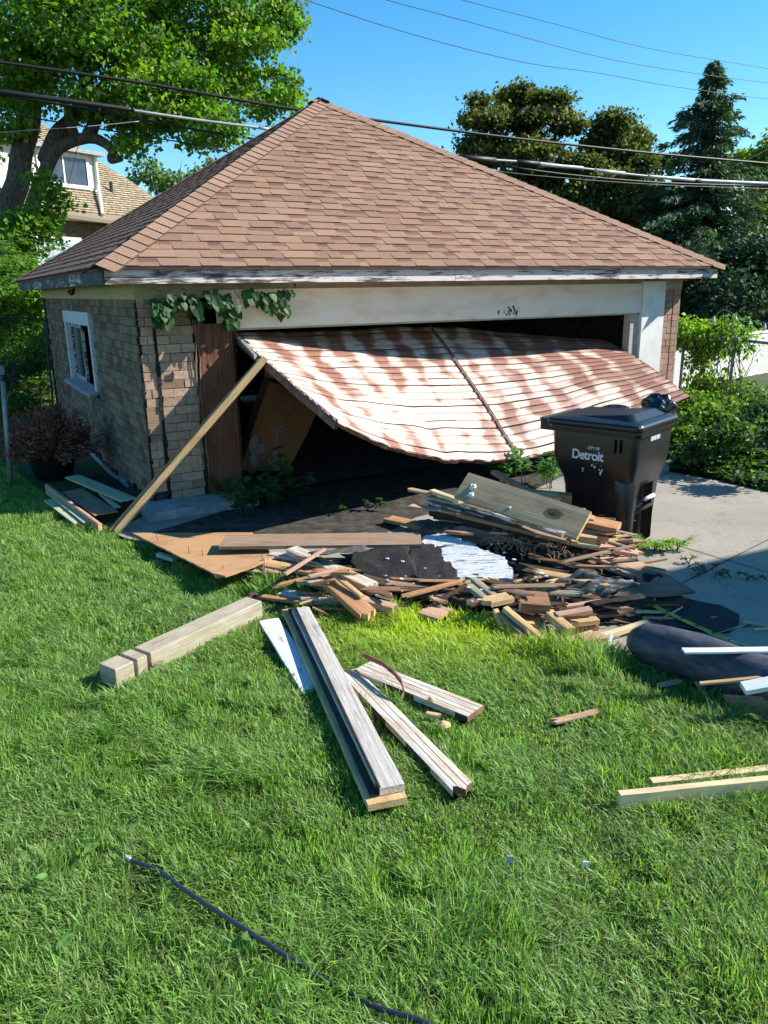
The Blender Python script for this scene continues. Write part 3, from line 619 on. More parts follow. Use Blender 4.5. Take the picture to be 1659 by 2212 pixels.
# --- middle
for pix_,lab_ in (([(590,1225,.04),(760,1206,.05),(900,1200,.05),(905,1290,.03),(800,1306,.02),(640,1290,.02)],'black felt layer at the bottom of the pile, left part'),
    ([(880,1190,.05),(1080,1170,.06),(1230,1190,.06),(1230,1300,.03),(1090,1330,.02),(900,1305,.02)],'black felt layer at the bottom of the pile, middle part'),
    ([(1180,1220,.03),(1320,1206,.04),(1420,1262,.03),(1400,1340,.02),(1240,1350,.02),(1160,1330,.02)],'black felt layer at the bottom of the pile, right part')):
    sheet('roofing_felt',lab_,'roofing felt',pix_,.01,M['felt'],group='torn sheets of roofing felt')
def felt(name,label,pix,m_,cat='roofing felt',amp=.02,group=None,seed=1,t=.006):
    """crumpled sheet spanned between four picture corners (x,y,h): a b / d c"""
    a,b,c_,d=[at(x,y,h) for x,y,h in pix]; mb=MB(); N=14
    def fn(u,v):
        p=(a.lerp(b,u)).lerp(d.lerp(c_,u),v); e=amp*noise.noise(V((u*3+seed,v*3,seed)))+amp*.5*noise.noise(V((u*8,v*8+seed,2)))
        k=.03*noise.noise(V((u*5,seed,v*5))) if (u in(0,1) or v in(0,1)) else 0
        return p+V((k,k,e+t))
    mb.grid(fn,N,N); o=mb.build(name,m_,smooth=True); so_=o.modifiers.new('solid','SOLIDIFY'); so_.thickness=t
    return tag(o,label,cat,group)
FG='torn sheets of roofing felt'
felt('roofing_felt','dark felt sheet with a curled upper edge, left middle of the pile',[(735,1200,.16),(880,1178,.17),(905,1250,.12),(800,1262,.08)],M['felt'],group=FG,seed=2,amp=.02)
felt('roofing_felt','black felt sheet speckled with white chips, under the pale blue board',[(880,1176,.16),(1000,1180,.14),(985,1268,.08),(890,1262,.10)],M['felt'],group=FG,seed=3,amp=.015)
felt('roofing_felt','folded lip of grey felt curling up beside the long brown board',[(668,1196,.20),(790,1180,.22),(792,1192,.24),(676,1202,.24)],M['felt_worn'],group=FG,seed=4,amp=.01)
wb_=sheet('painted_board','broad splintered board with peeling pale blue-white paint, in shade','painted board',[(919,1156,.17),(963,1151,.18),(1060,1193,.16),(1091,1203,.15),(1109,1251,.10),(1010,1246,.10),(911,1240,.11),(918,1205,.13),(913,1172,.16)],.025,M['fascia_side'],amp=.022)
wb_.data.materials[0]=None
m_,n_,b_=_mat('shabby_paint'); p_=nz(n_,6,(1.2,9,3),10,.75,coord='Object'); f_=ramp(n_,[(.43,0),(.46,1)],p_); c_=mix(n_,(.07,.055,.05),mix(n_,(.42,.44,.46),(.60,.62,.63),nz(n_,14)),f_); n_.links.new(c_,b_.inputs['Base Color']); bump(n_,b_,f_,.5,.004)
wb_.data.materials[0]=m_
def chips(label,parentless,pts,s0,s1,h,m_=None):
    for qi,(x,y) in enumerate(pts):
        p=at(x,y,h); mb=MB(); k=rnd(s0,s1); n=7; an=rnd(0,6)
        ring=[p+V((math.cos(an+6.283*i/n)*k*rnd(.6,1.2),math.sin(an+6.283*i/n)*k*.6*rnd(.6,1.2),rnd(0,.004))) for i in range(n)]
        mb.poly([q+V((0,0,.006)) for q in ring]); mb.poly(ring[::-1])
        for i in range(n): mb.poly([ring[i],ring[(i+1)%n],ring[(i+1)%n]+V((0,0,.006)),ring[i]+V((0,0,.006))])
        tag(mb.build('paint_flake',m_ or M['foam']),label if s0>.02 else label.replace('over the rubble pile',('on the left felt' if x<860 else 'on the black felt' if x<910 else 'near the painted board' if x<1070 else 'right of the painted board')),'paint flake','white paint flakes over the rubble')
chips('small white paint flake scattered over the rubble pile',1,[(792,1201),(836,1208),(866,1208),(870,1214),(833,1245),(836,1254),(868,1252),(876,1246),(893,1262),(919,1229),(949,1246),(905,1163),(932,1166),(1040,1276),(1020,1300),(1035,1297),(1112,1210),(1090,1195),(1160,1256),(1170,1240),(1180,1246),(1012,1270),(1062,1177)],.006,.018,.15)
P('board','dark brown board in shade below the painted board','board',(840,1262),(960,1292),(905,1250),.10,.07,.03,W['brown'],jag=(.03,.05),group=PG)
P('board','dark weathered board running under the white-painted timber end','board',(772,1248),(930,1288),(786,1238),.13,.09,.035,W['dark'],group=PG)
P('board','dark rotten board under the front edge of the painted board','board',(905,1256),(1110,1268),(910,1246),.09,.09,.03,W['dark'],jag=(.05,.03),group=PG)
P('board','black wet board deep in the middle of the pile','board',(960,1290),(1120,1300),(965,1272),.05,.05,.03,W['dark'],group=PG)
P('wood_scrap','square brown board end lying on the grass edge in the middle','wood scrap',(900,1321),(947,1335),(930,1301),.055,.055,.03,W['pink'],jag=(.02,.03),flat=True)
P('wood_scrap','thin dark stick behind the square brown board end','wood scrap',(935,1300),(1000,1262),(939,1303),.08,.14,.015,W['dark'])
P('board','rotten splintered board on the concrete behind the long brown board','board',(820,1118),(935,1143),(845,1112),.06,.10,.03,W['orange'],jag=(.08,.02),group=PG)
P('wood_scrap','thin broken lath behind the long brown board','lath',(700,1165),(790,1148),(702,1170),.14,.12,.012,W['rot'],jag=(.03,.03))
felt('roofing_felt','small curled felt scrap right of the splintered board',[(900,1130,.10),(985,1122,.14),(990,1140,.12),(910,1146,.09)],M['felt_worn'],group=FG,seed=6,amp=.03)
# heap carried under the big boards
P('board','dark long board at the bottom of the right stack, left end rounded','board',(923,1100),(1260,1190),(930,1086),.20,.12,.05,W['dark'],jag=(.02,.02),group=PG)
P('board','weathered pale-edged board second from the bottom of the right stack','board',(921,1091),(1268,1178),(926,1078),.27,.20,.03,W['drift'],jag=(.03,.03),group=PG)
P('board','flaking white board on the left of the right stack','board',(916,1080),(1050,1116),(935,1062),.31,.29,.028,W['peel'],jag=(.03,.05),group=PG)
P('board','blackish board under the wide brown board','board',(985,1108),(1228,1168),(1000,1085),.30,.22,.03,W['brown'],jag=(.02,.0),group=PG)
P('board','peeling board with a white stripe under the wide brown board','board',(980,1082),(1213,1152),(990,1066),.36,.33,.03,W['peel'],group=PG)
big=P('board','widest brown board on top of the pile with a knot and foam blobs','board',(980,1072),(1245,1163),(1019,1022),.45,.30,.035,W['olive'],hC=.60,group=PG)
def knot_on():
    mb=MB(); n=big.matrix_world.to_3x3()@V((0,0,1)); c=onplane(1198,1108,big.matrix_world.translation,n)+n*.001; x=big.matrix_world.to_3x3()@V((1,0,0)); y=n.cross(x)
    for r,h,cc in((.045,.0016,(1,1,1)),(.03,.0024,(.55,.5,.45)),(.022,.0032,(.9,.8,.7)),(.010,.004,(.4,.35,.3))):
        mb.poly([c+n*h+x*(1.5*r*math.cos(t))+y*(r*.8*math.sin(t)) for t in np.linspace(0,6.283,16,endpoint=False)],cc)
    o=mb.build('knot',mat('knotwood',(.13,.08,.045),(.17,.11,.06),30,useattr=True),None); o.parent=big; o.matrix_parent_inverse=big.matrix_world.inverted()
bpy.context.view_layer.update()
knot_on()
LATE=1
P('board','fresh yellow stick at the upper left of the right stack','lath',(928,1058),(990,1080),(934,1054),.40,.40,.03,W['pale'],group=PG)
P('board','pinkish lath tip sticking out left of the yellow stick','lath',(876,1055),(930,1066),(882,1051),.37,.38,.02,W['pink'],jag=(.03,0),group=PG)
P('board','brown board leaning up behind the wide brown board','board',(1061,1016),(1136,1058),(1068,1012),.52,.46,.03,W['brown'],group=PG)
P('board','brown board with a pale cut end right of the stack top','board',(1125,1062),(1236,1072),(1128,1054),.42,.40,.06,W['orange'],group=PG)
P('board','fresh light offcut lying on the board behind the stack','board',(1140,1072),(1212,1075),(1144,1062),.45,.43,.03,W['fresh'],group=PG)
P('board','first short board jutting right from the stack, topmost','board',(1268,1128),(1333,1142),(1280,1114),.33,.31,.04,W['orange'],jag=(0,.01),group=PG)
P('board','grey-green thin board jutting right, second from the top','board',(1250,1140),(1327,1153),(1262,1132),.28,.26,.02,W['drift'],group=PG)
P('board','light square offcut jutting right under the grey-green board','board',(1240,1156),(1290,1162),(1256,1146),.26,.25,.05,W['fresh'],group=PG)
P('board','pinkish offcut right of the light square offcut','board',(1288,1158),(1316,1160),(1292,1150),.23,.22,.04,W['pink'],group=PG)
P('board','fresh yellow offcut low on the right of the stack','board',(1286,1172),(1336,1164),(1292,1166),.19,.18,.035,W['fresh'],group=PG)
P('board','thin yellow offcut below the wide board end','board',(1236,1168),(1290,1174),(1240,1162),.23,.2,.03,W['fresh'],group=PG)
P('board','splintery reddish board reaching right towards the driveway','board',(1226,1170),(1396,1200),(1236,1160),.22,.10,.025,W['pink'],jag=(.01,.06),group=PG)
P('board','rotten fragment with wood shreds behind the stack','board',(1180,1085),(1262,1105),(1190,1078),.38,.36,.02,W['rot'],jag=(.04,.05),group=PG)
P('board','white-flaked fragment on the back of the stack','board',(1160,1082),(1215,1088),(1170,1070),.39,.38,.015,W['peel'],jag=(.03,.03),group=PG)
P('board','reddish splinter beside the rubbish bin','board',(1230,1112),(1284,1122),(1236,1104),.36,.34,.02,W['pink'],jag=(.03,.02),group=PG)
for k in range(26):  # dry grass and fibres hanging out of the stack
    pass
mb=MB()
for k in range(130):
    x=rnd(1060,1240); y=1150+ (x-1060)*.16+rnd(-12,22); p=at(x,y,rnd(.10,.24)); pts=[p]
    for j in range(4): p=p+V((rnd(-.03,.03),rnd(-.03,.03),rnd(-.035,.008))); pts.append(p)
    mb.tube(pts,.0018,3,cap=False)
struct(mb.build('dry_roots',W['pink']),'stuff')

XG='laths and boards heaped in the pile'
def X(label,A,B,wpx,hA,hB,t,m_,jag=(0,.03)): return P('board',label,'board',A,B,(A[0]+wpx[0],A[1]+wpx[1]),hA,hB,t,m_,jag=jag,group=XG)
X('yellowish lath nearest the plywood front corner',(500,1226),(640,1246),(4,-7),.10,.08,.015,W['pale'])
X('broken tan lath crossing under the short pale stick',(540,1216),(668,1222),(3,-6),.13,.12,.015,W['orange'],(.02,.03))
X('grey split lath between the white timber and the plywood',(576,1196),(700,1218),(5,-8),.15,.13,.02,W['grey'],(.03,.02))
X('thin fresh lath poking up behind the plywood corner',(520,1200),(600,1170),(3,5),.10,.16,.012,W['fresh'])
X('whitewashed board low beneath the white painted timber',(650,1236),(790,1286),(12,-10),.12,.08,.03,W['whitewash'],(.03,.04))
X('dark brown board with loose bark under the short level stick',(700,1262),(850,1262),(8,-12),.08,.08,.03,W['rot'],(.05,.05))
X('dark rotten beam across the middle behind the square board end',(800,1240),(1010,1300),(14,-14),.10,.07,.05,W['dark'],(.04,.04))
X('brown board showing between felt and painted board',(830,1262),(930,1268),(20,-14),.12,.10,.02,W['brown'],(.04,.03))
X('long dark plank below the painted board, front one',(920,1276),(1120,1290),(6,-12),.07,.07,.025,W['dark'],(.05,.03))
X('greyish plank end showing under the painted board',(1000,1262),(1085,1270),(10,-9),.09,.09,.02,W['drift'],(.05,.02))
X('dark splintered board left of the rotten timber',(1000,1296),(1110,1268),(8,10),.10,.12,.025,W['rot'],(.04,.04))
X('reddish board edge deep under the right stack',(1120,1180),(1330,1228),(6,-8),.10,.07,.02,W['rot'],(.03,.05))
X('weathered board fragment beside the dark plywood sheet',(1270,1206),(1390,1252),(20,-8),.08,.07,.02,W['drift'],(.03,.05))
X('dark board under the silver felt on the right',(1230,1300),(1420,1292),(6,-14),.07,.07,.03,W['dark'],(.03,.03))
X('brown splintered plank right of the stacked blocks',(1290,1330),(1390,1318),(6,-10),.05,.05,.02,W['brown'],(.04,.04))
X('pale torn lath lying over the brown plank',(1220,1310),(1310,1296),(3,-6),.12,.11,.015,W['pink'],(.02,.05))
X('thin reddish lath left of the widest brown board',(880,1092),(985,1108),(3,-6),.30,.28,.012,W['pink'],(.03,.02))
X('splintery board stub under the yellow stick',(915,1070),(1010,1092),(4,-7),.36,.34,.02,W['drift'],(.04,.02))
X('second long weathered board edge under the stack',(930,1112),(1300,1196),(5,-10),.14,.09,.03,W['rot'],(.03,.06))
X('tan lath end under the long brown board',(880,1186),(970,1200),(4,-6),.10,.08,.015,W['orange'],(.02,.04))

HG2='broken board pieces heaped in the pile'
hz=[(560,1200,700,1270,.10,.22,12,'left of the white timber'),(760,1240,1000,1300,.06,.14,12,'below the black felt'),(1010,1240,1190,1310,.07,.16,12,'around the rotten timber in the middle'),(1190,1290,1300,1335,.05,.12,6,'among the fresh offcuts'),(1120,1170,1330,1235,.08,.18,10,'under the right end of the stack'),(930,1080,1180,1150,.16,.30,10,'inside the right stack'),(1230,1100,1330,1170,.16,.30,6,'between stack and bin')]
hm=[('fresh tan',W['fresh']),('pinkish',W['pink']),('orange',W['orange']),('grey brown',W['brown']),('rotten brown',W['rot']),('dark',W['dark']),('greyish',W['drift']),('white-flaked',W['peel'])]
for (x0,y0,x1,y1,h0,h1,n,wh) in hz:
    for k in range(n):
        x,y=rnd(x0,x1),rnd(y0,y1); a=random.choice([rnd(-.1,.5),rnd(.1,.7),rnd(-.6,.1)]); L_=rnd(60,210); wdt=rnd(4,15)*(1 if rnd(0,1)<.8 else -1); mi=random.randrange(len(hm)); t=rnd(.005,.018); h=rnd(h0,h1); dh=rnd(-.05,.05)
        P('board_piece',('long ' if L_>130 else 'short ')+('broad ' if abs(wdt)>9 else 'narrow ')+hm[mi][0]+' piece '+wh,'board piece',(x,y),(min(x1+70,x+L_*math.cos(a)),y+(min(x1+70,x+L_*math.cos(a))-x)*math.tan(a)*.45),(x+wdt*.35,y-abs(wdt)*.62),h,max(.03,h+dh),t,hm[mi][1],jag=(.07,.09),group=HG2,seed=k*7+int(x))
# --- right side
P('board','grey flat board lying on the concrete right of the stack','board',(1232,1200),(1420,1262),(1262,1186),.08,.06,.02,W['drift'],group=PG)
P('board','pinkish flat board lying right of the grey flat board','board',(1290,1206),(1420,1250),(1330,1196),.10,.07,.02,W['pink'],jag=(.04,.02),group=PG)
P('board','black edge board under the right stack','board',(1140,1196),(1290,1240),(1150,1180),.12,.06,.03,W['dark'],group=PG)
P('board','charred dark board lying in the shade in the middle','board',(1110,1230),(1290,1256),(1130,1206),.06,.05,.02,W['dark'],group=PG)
sheet('plywood_sheet','dark plywood panel reaching onto the driveway in shade','plywood',[(1326,1287,.10),(1390,1226,.12),(1440,1240,.11),(1503,1277,.09),(1440,1284,.09)],.016,W['plydark'],amp=.003)
P('board','black wet boards stacked beneath the dark plywood panel','board',(1330,1312),(1490,1300),(1326,1296),.05,.05,.04,W['dark'],group=PG)
P('board','brown plank under the silver felt','board',(1190,1318),(1350,1300),(1186,1298),.06,.07,.03,W['dark'],group=PG)
felt('roofing_felt','mottled grey felt sheet arched over the right of the pile',[(1182,1262,.14),(1262,1234,.20),(1330,1262,.16),(1200,1272,.10)],M['felt_worn'],group=FG,seed=7,amp=.03)
felt('roofing_felt','crumpled felt with silver coating and a torn point',[(1196,1276,.14),(1310,1250,.20),(1382,1262,.17),(1296,1292,.10)],M['felt_silver'],group=FG,seed=8,amp=.035)
felt('roofing_felt','small dangling felt flap left of the silver felt',[(1190,1290,.11),(1222,1284,.12),(1210,1318,.05),(1198,1312,.05)],M['felt_worn'],group=FG,seed=9,amp=.02)
felt('roofing_felt','black twisted felt strip on the dark plywood panel',[(1370,1250,.15),(1420,1240,.17),(1432,1246,.16),(1372,1262,.15)],M['felt'],group=FG,seed=10,amp=.03)
def curl(A,B,h,r,turn,label,m_,L=None):
    a,b=at(*A,h),at(*B,h); x=(b-a); Lx=x.length; x.normalize(); y=V((-x.y,x.x,0)); mb=MB()
    mb.grid(lambda u,v: a+x*(u*Lx)+y*(r*math.sin(v*turn)*(1+.2*u))+V((0,0,r*(1-math.cos(v*turn))*(1+.1*u)+.01*noise.noise(V((u*4,v*3,r*50))))),10,16)
    o=mb.build('roofing_felt',m_,smooth=True); s_=o.modifiers.new('solid','SOLIDIFY'); s_.thickness=.006; return tag(o,label,'roofing felt',FG)
curl((1270,1345),(1385,1330),.02,.06,3.6,'half-rolled felt curl right of the fresh wood stack',M['felt'])
curl((760,1298),(840,1285),.03,.03,4.5,'small felt tube at the grass edge behind the orange board',M['felt_worn'])
sheet('rubber_mat','flat black roofing piece with rounded end lying on the driveway','rubber mat',[(1360,1292,.02),(1470,1290,.02),(1560,1308,.018),(1597,1326,.016),(1594,1350,.016),(1575,1364,.016),(1520,1362,.018),(1440,1352,.02),(1380,1334,.02)],.01,M['mat'])
# fresh offcuts heap
KG='fresh offcuts at the grass edge'
def K(label,A,B,C,hA,hB,t,m_,jag=(0,0),name='offcut'): return P(name,label,'offcut',A,B,C,hA,hB,t,m_,jag=jag,group=KG)
K('rotten brown log-like timber with a pale sawn right face',(1122,1302),(1190,1307),(1128,1274),.17,.16,.06,W['rot'],(.02,.0))
K('fresh broken board end left of the rotten timber',(1050,1304),(1115,1290),(1062,1284),.16,.17,.03,W['fresh'],(.05,.03))
K('grey lath propping up the broken board end, inner one',(1017,1248),(1066,1288),(1027,1244),.15,.13,.03,W['drift'])
K('grey lath propping up the broken board end, outer one',(1008,1262),(1052,1298),(1018,1258),.14,.12,.03,W['drift'])
K('long fresh lath slanting down to the grass right of the middle',(1087,1312),(1172,1382),(1097,1308),.14,.05,.03,W['fresh'])
K('brown lath slanting down beside the long fresh lath',(1077,1322),(1130,1372),(1084,1318),.11,.05,.03,W['brown'])
K('short fresh lath stub pointing steeply down at the grass',(1066,1316),(1088,1358),(1076,1314),.12,.04,.03,W['fresh'])
K('fresh lath with its end towards the camera, right of the slanting ones',(1128,1345),(1168,1348),(1134,1336),.07,.06,.03,W['fresh'])
K('fresh timber crossing over the stacked blocks',(1176,1318),(1224,1358),(1190,1312),.12,.12,.05,W['fresh'])
K('curved fresh branch-like offcut on the blocks',(1204,1330),(1284,1316),(1212,1318),.13,.15,.03,W['pink'],(.01,.02))
K('upper fresh stacked block',(1226,1346),(1296,1338),(1236,1332),.10,.10,.03,W['fresh'])
K('lower fresh stacked block under the other one',(1228,1358),(1294,1350),(1234,1344),.062,.062,.035,W['orange'])
K('small brown block nearest the grass, left one',(1166,1366),(1194,1354),(1170,1356),.05,.05,.03,W['orange'])
K('small brown block nearest the grass, right one',(1172,1378),(1200,1366),(1176,1368),.05,.05,.035,W['brown'])
K('flat splintered fresh piece at the lawn edge',(1200,1392),(1290,1366),(1206,1380),.05,.06,.03,W['pale'],(.08,.02))
K('flat brown board with a shadowed front at the lawn edge',(1262,1384),(1315,1376),(1272,1364),.07,.07,.03,W['pink'],(.02,.02))
K('long pale lath leading right towards the black roll',(1306,1372),(1405,1342),(1310,1362),.06,.06,.03,W['pale'])
K('dark square post stub under the fresh timber',(1160,1358),(1186,1352),(1164,1340),.05,.05,.045,W['rot'],(.02,.02))
K('dark board end behind the slanting laths',(1088,1300),(1165,1318),(1100,1284),.08,.08,.03,W['dark'])
K('thin brown board low under the rotten timber',(1105,1330),(1190,1334),(1110,1318),.05,.05,.02,W['brown'])
K('white painted lath standing on end at the lawn edge',(1308,1412),(1316,1368),(1315,1413),.03,.10,.02,M['whiterod'],name='painted_lath')
K('white peeling scrap left of the roll',(1322,1384),(1345,1376),(1330,1372),.05,.05,.01,W['peel'],(.01,.01))
K('thin brown lath in front of the roll, by the grass',(1375,1432),(1488,1458),(1378,1428),.04,.03,.015,W['brown'])
K('pale scrap lying flat behind the roll, left one',(1398,1376),(1440,1380),(1404,1370),.02,.02,.01,W['pale'])
K('flat pale lath behind the roll, right one',(1432,1380),(1532,1380),(1436,1372),.03,.03,.012,W['pale'])
# roll of membrane
mb=MB(); a=at(1395,1392,.13); secs=[]
path=[at(1380,1385,.10),at(1392,1388,.115),at(1430,1398,.12),at(1500,1418,.125),at(1570,1444,.125),at(1640,1470,.13),at(1720,1500,.13),at(1800,1530,.13)]
rs=[.075,.105,.115,.122,.124,.126,.13,.13]
mb.tube(path,rs,26); 
rl=mb.build('membrane_roll',M['roll'],smooth=True); tag(rl,'thick dark blue-grey roll of roofing membrane on the driveway edge','membrane roll')
mb=MB(); mb.grid(lambda u,v: path[3].lerp(path[7],u)+V((.03+v*.25*math.cos(.5),.10*v+.06,-.10-.012*v+.01*noise.noise(V((u*5,v*3,2))))),12,4); lo=mb.build('loose_flap',M['roll'],rl,smooth=True)
P('rod','long white vinyl strip lying level across the roll','vinyl strip',(1480,1408),(1800,1404),(1481,1398),.265,.265,.012,M['whiterod'])
P('board','clean white board lying over the near end of the roll','white board',(1612,1492),(1760,1462),(1558,1480),.20,.26,.03,M['whiterod'])
P('stick','thin tan lath crossing over the roll beside the white board','lath',(1513,1476),(1760,1452),(1511,1471),.17,.24,.012,W['fresh'],group='loose sticks')
P('stick','short tan lath on the driveway at the right edge','lath',(1575,1426),(1700,1418),(1577,1420),.03,.03,.02,W['drift'],group='loose sticks')
sheet('plywood_sheet','brown plywood panel leaning at the right edge below the roll','plywood',[(1563,1500,.10),(1700,1508,.14),(1720,1600,.03),(1640,1560,.02),(1580,1528,.04)],.012,W['brown'])
sheet('roofing_felt','shiny black felt sheet under the membrane roll','roofing felt',[(1480,1462,.03),(1640,1500,.03),(1720,1560,.02),(1600,1540,.015),(1520,1496,.015)],.008,M['felt'],group=FG)
mb=MB(); a,b=at(1407,1307,.045),at(1603,1396,.02); x=(b-a); L_=x.length; x.normalize(); y=V((-x.y,x.x,0)); tp=[]
mb.grid(lambda u,v:a+x*(u*L_)+y*((v-.5)*.036)+V((0,0,.004*(2*v-1)**2-.006*math.sin(u*3.14))),24,4)
tm=mb.build('tape_measure',M['yellow'],smooth=True); tm.modifiers.new('s','SOLIDIFY').thickness=.001; tag(tm,'yellow tape measure blade pulled out over the black mat','tape measure')
mb=MB()
for k in range(70):
    u=(k+.5)/70*L_; wl=.024 if k%12==0 else .012; ww=.012 if k%12==0 else .003
    mb.obox(a+x*u-y*.013+V((0,0,.003)),x*ww,y*wl,(0,0,.0012))
mb.build('tick_marks',M['tar'],tm)
for (A,B,C_) in(((1505,1340),(1555,1365),0),((1600,1345),(1660,1310),0),((1590,1322),(1610,1370),0)):
    pass
mb=MB(); mb.tube([at(1548,1368,.03),at(1580,1358,.05),at(1610,1350,.03)],.003,5); tag(mb.build('twig',W['drift']),'thin forked twig lying on the black mat','twig')
# scattered splinters: small scraps, each its own object
spl='small splinter of wood lying in the rubble pile'
zones=[(560,1215,780,1300,.10,22,'in the left of the pile'),(780,1215,1010,1300,.10,14,'in the middle of the pile'),(1000,1240,1200,1320,.08,24,'around the rotten timber'),(1200,1290,1420,1350,.05,22,'by the stacked blocks'),(940,1120,1260,1180,.20,22,'under the widest board'),(640,1290,900,1318,.04,10,'along the grass edge'),(1150,1180,1400,1250,.07,16,'right below the stack'),(1400,1320,1640,1400,.02,10,'on the driveway by the tape measure'),(1240,1120,1330,1176,.25,14,'beside the bin foot')]
mats=[W['fresh'],W['pink'],W['orange'],W['brown'],W['rot'],W['dark'],W['pale']]
for (x0,y0,x1,y1,h,n,wh) in zones:
    for k in range(n):
        x,y=rnd(x0,x1),rnd(y0,y1); p=at(x,y,h*rnd(.3,1.2)); L_=rnd(.04,.22); an=rnd(-.9,.6); d=V((math.cos(an),math.sin(an),rnd(-.15,.15)))*L_; wv=V((-d.y,d.x,0)).normalized()*rnd(.008,.028)
        mb=MB(); t=V((0,0,rnd(.006,.015))); c=p+d; mb.hexa([p,c+wv*.4,c+wv*.6,p+wv,p+t,c+wv*.4+t,c+wv*.6+t,p+wv+t])
        mi=random.randrange(7); o=mb.build('wood_splinter',mats[mi]); 
        tag(o,('short ','long ')[L_>.13]+('tan','pinkish','orange','brown','rotten','dark','pale')[mi]+' splinter '+wh,'splinter','small splinters in the pile')
# --- board heap left of the garage
HG='cream painted boards beside the garage'
P('board','cream painted board lying uppermost, pointing at the garage corner','board',(140,1030),(262,1082),(173,1025),.16,.14,.015,W['cream'],jag=(0,.02),group=HG)
P('board','brown unpainted panel in the middle of the cream boards','board',(133,1062),(204,1112),(168,1048),.11,.10,.012,W['brown'],group=HG)
P('board','short cream board peeking out right of the brown panel','board',(212,1064),(246,1096),(226,1062),.12,.09,.012,W['cream'],group=HG)
P('board','cream painted board nearest the grass on the left','board',(94,1080),(160,1130),(106,1068),.07,.06,.014,W['cream'],group=HG)
P('board','tan board standing on edge left of the brown panel','board',(97,1046),(212,1132),(101,1043),.13,.11,.06,W['pink'],group=HG)
P('board','cream board under the tan edge board','board',(98,1062),(180,1128),(112,1052),.09,.08,.012,W['cream'],group=HG)
P('board','black slate-like board against the foot of the wall','board',(235,1060),(330,1090),(262,1038),.06,.06,.02,W['dark'],group=HG)
P('board','dark blue felt board lying along the wall foot','board',(180,1030),(260,1064),(205,1016),.04,.05,.02,M['felt'],group=HG)
# --- the prop that holds the door up
def prop(A,B,w,t,off,label,m_,name='prop_timber',group=None,parent=None):
    a=A+off; x=(B-A); L_=x.length; x.normalize(); s=x.cross(_f).normalized(); n=s.cross(x).normalized()
    mb=MB(); mb.box((0,-w/2,-t/2),(L_,w/2,t/2)); o=mb.build(name,m_); o.matrix_world=Matrix(((x.x,s.x,n.x,a.x),(x.y,s.y,n.y,a.y),(x.z,s.z,n.z,a.z),(0,0,0,1)))
    bv=o.modifiers.new('bevel','BEVEL'); bv.width=.003
    return tag(o,label,'timber',group) if label else o
f0=at(246,1150,0); t0=G(.93,-.55,1.375)
prop(f0,t0,.058,.05,V((.026,0,0)),'fresh timber prop holding the door up, front stick with a pale edge',W['fresh'],group='timber props')
prop(f0,t0-V((0,0,.03)),.05,.05,V((-.026,.03,.0)),'fresh timber prop holding the door up, rear brown-streaked stick',W['orange'],group='timber props')
prop(G(.62,.35,.55),G(.95,.25,1.42),.05,.03,V((0,0,0)),'thin brown brace standing inside the doorway by the post',W['brown'],'timber_brace')
# --- hose
mb=MB(); hp=[(282,1858),(300,1864),(345,1882),(397,1921),(463,1965),(524,2004),(586,2044),(640,2076),(690,2110),(750,2141),(815,2176),(905,2203),(980,2240)]
hh=[.05,.045,.042,.045,.05,.052,.05,.03,.012,.01,.02,.035,.03]; pts=[at(x,y,h) for (x,y),h in zip(hp,hh)]
def spline(pts,k=6):
    out=[]
    for i in range(len(pts)-1):
        p0,p1,p2,p3=pts[max(i-1,0)],pts[i],pts[i+1],pts[min(i+2,len(pts)-1)]
        for j in range(k):
            t=j/k; out.append(.5*((2*p1)+(p2-p0)*t+(2*p0-5*p1+4*p2-p3)*t*t+(3*p1-p0-3*p2+p3)*t**3))
    return out+[pts[-1]]
hs=spline(pts); mb.tube(hs,.0075,10); ho=tag(mb.build('garden_hose',mat('hose',(.015,.02,.035),(.03,.035,.05),30,rough=.3,bmp=0,spec=.7),smooth=True),'black rubber hose snaking through the foreground grass','hose')
HOSE=hs
mb=MB(); a=at(272,1852,.055); b=pts[0]; d=(b-a)
for k in range(5): mb.tube([a+d*(k/5),a+d*(k/5+.12)],.010+.001*(k%2),10); 
mb.tube([a,b],.008,10); mb.build('hose_connector',M['galv'],ho,smooth=True)
for k,(x,y,lab) in enumerate(((1092,1868,'pale blue plastic shard standing in the lower right grass'),(1256,1872,'small folded white plastic scrap in the grass right of the blue shard'))):
    p=at(x,y,.05); mb=MB(); mb.obox(p,(.022,.003,-.004),(.0,.003,0),(.004,.0,.035 if k==0 else .02)); tag(mb.build('plastic_scrap',M['foam'] if k else M['wiregrey']),lab,'plastic scrap')
mb=MB()
for k,(x,y,r_) in enumerate(((959,1567,.03),(931,1513,.018))):
    p=at(x,y,.06); mb=MB(); n=9
    secs=[[p+V((r_*q*math.cos(6.283*i/n)*rnd(.8,1.2),r_*.8*q*math.sin(6.283*i/n)*rnd(.8,1.2),h)) for i in range(n)] for q,h in((1,0),(.8,.012),(.35,.02))]
    mb.loft(secs); tag(mb.build('wood_chip',M['shell']),['larger yellow foam lump on the rotten-ended board','smaller yellow foam lump further up the rotten-ended board'][k],'foam lump')

